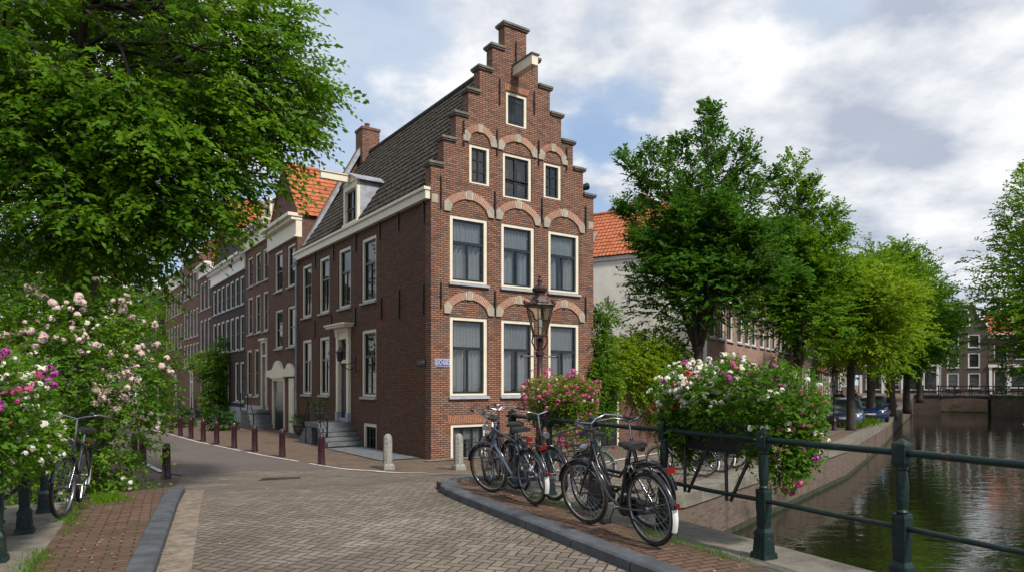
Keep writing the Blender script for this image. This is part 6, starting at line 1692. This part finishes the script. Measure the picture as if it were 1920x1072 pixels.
# pots and plants by the stoops
def pot(label, p, s, big):
    root = empty('plant_pot', p); root.scale = (s, s, s); tag(root, label, 'plant pot')
    m = MB(); m.lathe([(.13, 0), (.13, .04), (.06, .08), (.08, .14), (.19, .26), (.22, .44), (.25, .46), (.25, .50), (.20, .50)], n=14); m.build('pot', MAT['clay'], root, 40)
    R = np.random.RandomState(int(s*100)); u = unit(R.randn(90, 3)); u[:, 2] = np.abs(u[:, 2])
    leaves_obj('plant', sprays(np.array([0, 0, .55])+u*np.array([.18, .18, .22]), u+[0, 0, .2], 5, .18, .06, .3, R), LM['dark_shrub'], root)
pot('dark urn of grey green leaves on the corner house stoop', hloc(-.95, 7.15, .84), 1.0, 1)
pot('dark planter with a small bush on the pavement beside the arched doorway', hloc(-.7, 10.4, .0), 1.15, 1)
mb = empty('sign_pole', at(296, 806)); 
tag(mb, 'thin pale pole on the pavement among the farther bollards', 'pole'); b = MB(); b.lathe([(.07, 0), (.07, .8), (.035, .85), (.035, 2.1), (.0, 2.12)], n=8); b.build('pole', MAT['granite'], mb)

# ------------------------------------------------------------------ grass, litter
def grass(name, label, pts, n, h, seed, spread=.1):
    R = np.random.RandomState(seed); pts = np.array([tuple(p) for p in pts])
    i = R.randint(0, len(pts)-1, n); f = R.rand(n, 1); gate = R.rand(n) < 1
    P = pts[i]*(1-f)+pts[i+1]*f; P[:, :2] += R.randn(n, 2)*spread
    ph = np.sin(P[:, 0]*3.1+P[:, 1]*4.3+seed)+.6*np.sin(P[:, 1]*9+P[:, 0]*2); P = P[ph > -.1]; n = len(P)
    D = np.stack([R.randn(n)*.45, R.randn(n)*.45, np.ones(n)], 1)
    q = leaf_arrays(P, D, unit(R.randn(n, 3)), h*(.5+R.rand(n)), .14, .1)
    V = q.reshape(-1, 3); o = link(name, np_mesh(name, V, np.arange(len(V)).reshape(-1, 4), LM['elm' if seed % 2 else 'elm_dark'])); tag(o, label, 'grass', kind='stuff')
grass('grass', 'grass tufts along the coping under the right rail bicycles', [wp(t, 4.33, .785) for t in np.arange(4.2, 9.6, .4)], 2000, .04, 1, .05)
grass('grass', 'grass and moss growing along the left pavement edge below the bicycle', [wp(t, -1.02, .785) for t in np.arange(5.3, 10.6, .4)], 3000, .042, 3, .07)
grass('grass', 'grass at the foot of the rose bush', [W(t, -.75)+Vector((0, 0, .1)) for t in np.arange(10.0, 11.6, .4)], 1200, .07, 5, .12)
grass('grass', 'grass around the quay tree and the cars', [Vector((17.2, 34.4, .03)), Vector((17.9, 34.9, .03)), Vector((19.9, 37.9, .03)), Vector((20.6, 39.2, .03))], 1500, .3, 7, .35)
R = np.random.RandomState(9)
lt = []
for k in range(420):
    if k < 170: t, l, z = R.uniform(4.5, 11.5), -.10+abs(R.randn())*.06, .70
    elif k < 250: t, l, z = R.uniform(5, 11), R.uniform(-.95, -.4), .80
    elif k < 330: t, l, z = R.uniform(4, 9.5), R.uniform(3.75, 4.6), .80
    else: t, l, z = R.uniform(5, 15), R.uniform(.2, 3.6), 0
    p = W(t, l); zz = p.z+ (.035 if k < 170 or k >= 330 else .125)
    lt.append((p.x, p.y, zz))
lt = np.array(lt); n = len(lt)
q = leaf_arrays(lt, np.stack([R.randn(n), R.randn(n), np.abs(R.randn(n))*.1], 1), np.array([0, 0, 1.])+.15*R.randn(n, 3), .015+.025*R.rand(n), .7)
V = q.reshape(-1, 3); o = link('fallen_leaves', np_mesh('fallen_leaves', V, np.arange(len(V)).reshape(-1, 4), petalmat('dry_leaf', (.30, .20, .07), (.50, .42, .25)))); tag(o, 'small dry leaves and petals scattered by the kerbs', 'leaves', kind='stuff')

# ------------------------------------------------------------------ sky, sun, camera
SUN_AZ = Vector((.64, -.77, 0)).normalized(); EL = math.radians(46)
CLOUD_BIAS = [(1640, 130, 420, .06), (1480, 330, 260, .08), (850, 80, 260, .08), (1250, 40, 300, .06), (1700, 480, 320, .08), (1190, 230, 130, -.10), (690, 130, 230, -.16), (560, 300, 200, -.08), (1900, 330, 120, .05), (1450, 20, 160, -.09), (1000, 330, 200, -.04)]
w = NT('World', world=True); scene.world = w.m
sky = w.n('ShaderNodeTexSky', sky_type='NISHITA', sun_disc=False, sun_elevation=EL, sun_rotation=math.atan2(SUN_AZ.x, SUN_AZ.y), air_density=1.0, dust_density=1.0, ozone_density=1.5)
gen = w.coord('Generated')
sp = w.n('ShaderNodeSeparateXYZ', {0: gen})
zc = w.math('ADD', w.math('MAXIMUM', sp.outputs[2], 0.0), .26)
pv = w.n('ShaderNodeCombineXYZ', {0: w.math('DIVIDE', sp.outputs[0], zc), 1: w.math('DIVIDE', sp.outputs[1], zc), 2: CLOUD_SEED if 'CLOUD_SEED' in globals() else 3.7})
def cn(off, sc, det=9, rg=.58, dist=.25):
    v = w.n('ShaderNodeVectorMath', {0: pv, 1: off}, operation='ADD').outputs[0]
    return w.noise(v, sc, det, rg, dist)
def blob(px, py, rad, amp):
    d = Vector(((px-960)/1270, 1, (718-py)/1270)).normalized()
    dt = w.n('ShaderNodeVectorMath', {0: gen, 1: tuple(d)}, operation='DOT_PRODUCT').outputs['Value']
    return w.math('MULTIPLY', w.ramp(dt, math.cos(rad/1270.), 1.0), amp)
bias = None
for q in CLOUD_BIAS:
    o_ = blob(*q); bias = o_ if bias is None else w.math('ADD', bias, o_)
def dn(off):
    v = w.n('ShaderNodeVectorMath', {0: pv, 1: off}, operation='ADD').outputs[0]
    n1 = w.noise(v, .9, 2, .5); n2 = w.noise(v, 2.1, 9, .57)
    return w.math('ADD', w.math('ADD', w.math('MULTIPLY', n1, .50), w.math('MULTIPLY', n2, .62)), bias)
dens = dn((0, 0, 0)); dens2 = dn((.085, -.115, .02))
cover = w.ramp(dens, .518, .610)
shade = w.math("ADD", w.math("MULTIPLY", w.math("SUBTRACT", dens, dens2), 6.0), .48, clamp=True)
thick = w.ramp(dens, .66, .92)
lit = w.math('ADD', w.math('SUBTRACT', shade, w.math('MULTIPLY', thick, .40), clamp=True), w.math('MULTIPLY', w.noise(pv, 3.2, 6, .6), .25), clamp=True)
ccol = w.mix(lit, (3.5, 4.05, 5.1), (8.6, 8.7, 8.8))
veil = w.ramp(w.noise(pv, 1.3, 5, .6), .35, .68)
base = w.mix(w.math('ADD', .20, w.math('MULTIPLY', veil, .50)), w.mix(.5, sky.outputs[0], (2.6, 4.6, 8.0)), (6.6, 7.1, 7.7))
col = w.mix(w.ramp(sp.outputs[2], -.03, .0), (2.2, 2.2, 2.1), w.mix(cover, base, ccol))
bg = w.n('ShaderNodeBackground', {'Color': col, 'Strength': .105})
w.out(bg, 'ShaderNodeOutputWorld')
sd = bpy.data.lights.new('sun', 'SUN'); sd.energy = 4.0; sd.angle = math.radians(5.0); sd.color = (1.0, .94, .86)
so = bpy.data.objects.new('sun', sd); COL.objects.link(so)
sv = Vector((SUN_AZ.x*math.cos(EL), SUN_AZ.y*math.cos(EL), math.sin(EL)))
so.rotation_euler = sv.to_track_quat('Z', 'Y').to_euler(); so.location = (10, -10, 30)
cd = bpy.data.cameras.new('camera'); cam = bpy.data.objects.new('camera', cd); COL.objects.link(cam)
cd.sensor_width = 36; cd.lens = 1270/1920*36; cd.shift_y = (718-536)/1920; cd.clip_start = .1; cd.clip_end = 2500
cam.location = (0, 0, EYE); cam.rotation_euler = (PI/2, 0, 0); scene.camera = cam
vs_ = scene.view_settings; vs_.view_transform = 'Standard'; vs_.look = 'None'; vs_.exposure = .17; vs_.gamma = 1
scene.cycles.max_bounces = 6; scene.cycles.transparent_max_bounces = 8; scene.cycles.caustics_reflective = False; scene.cycles.caustics_refractive = False
scene.cycles.use_denoising = True
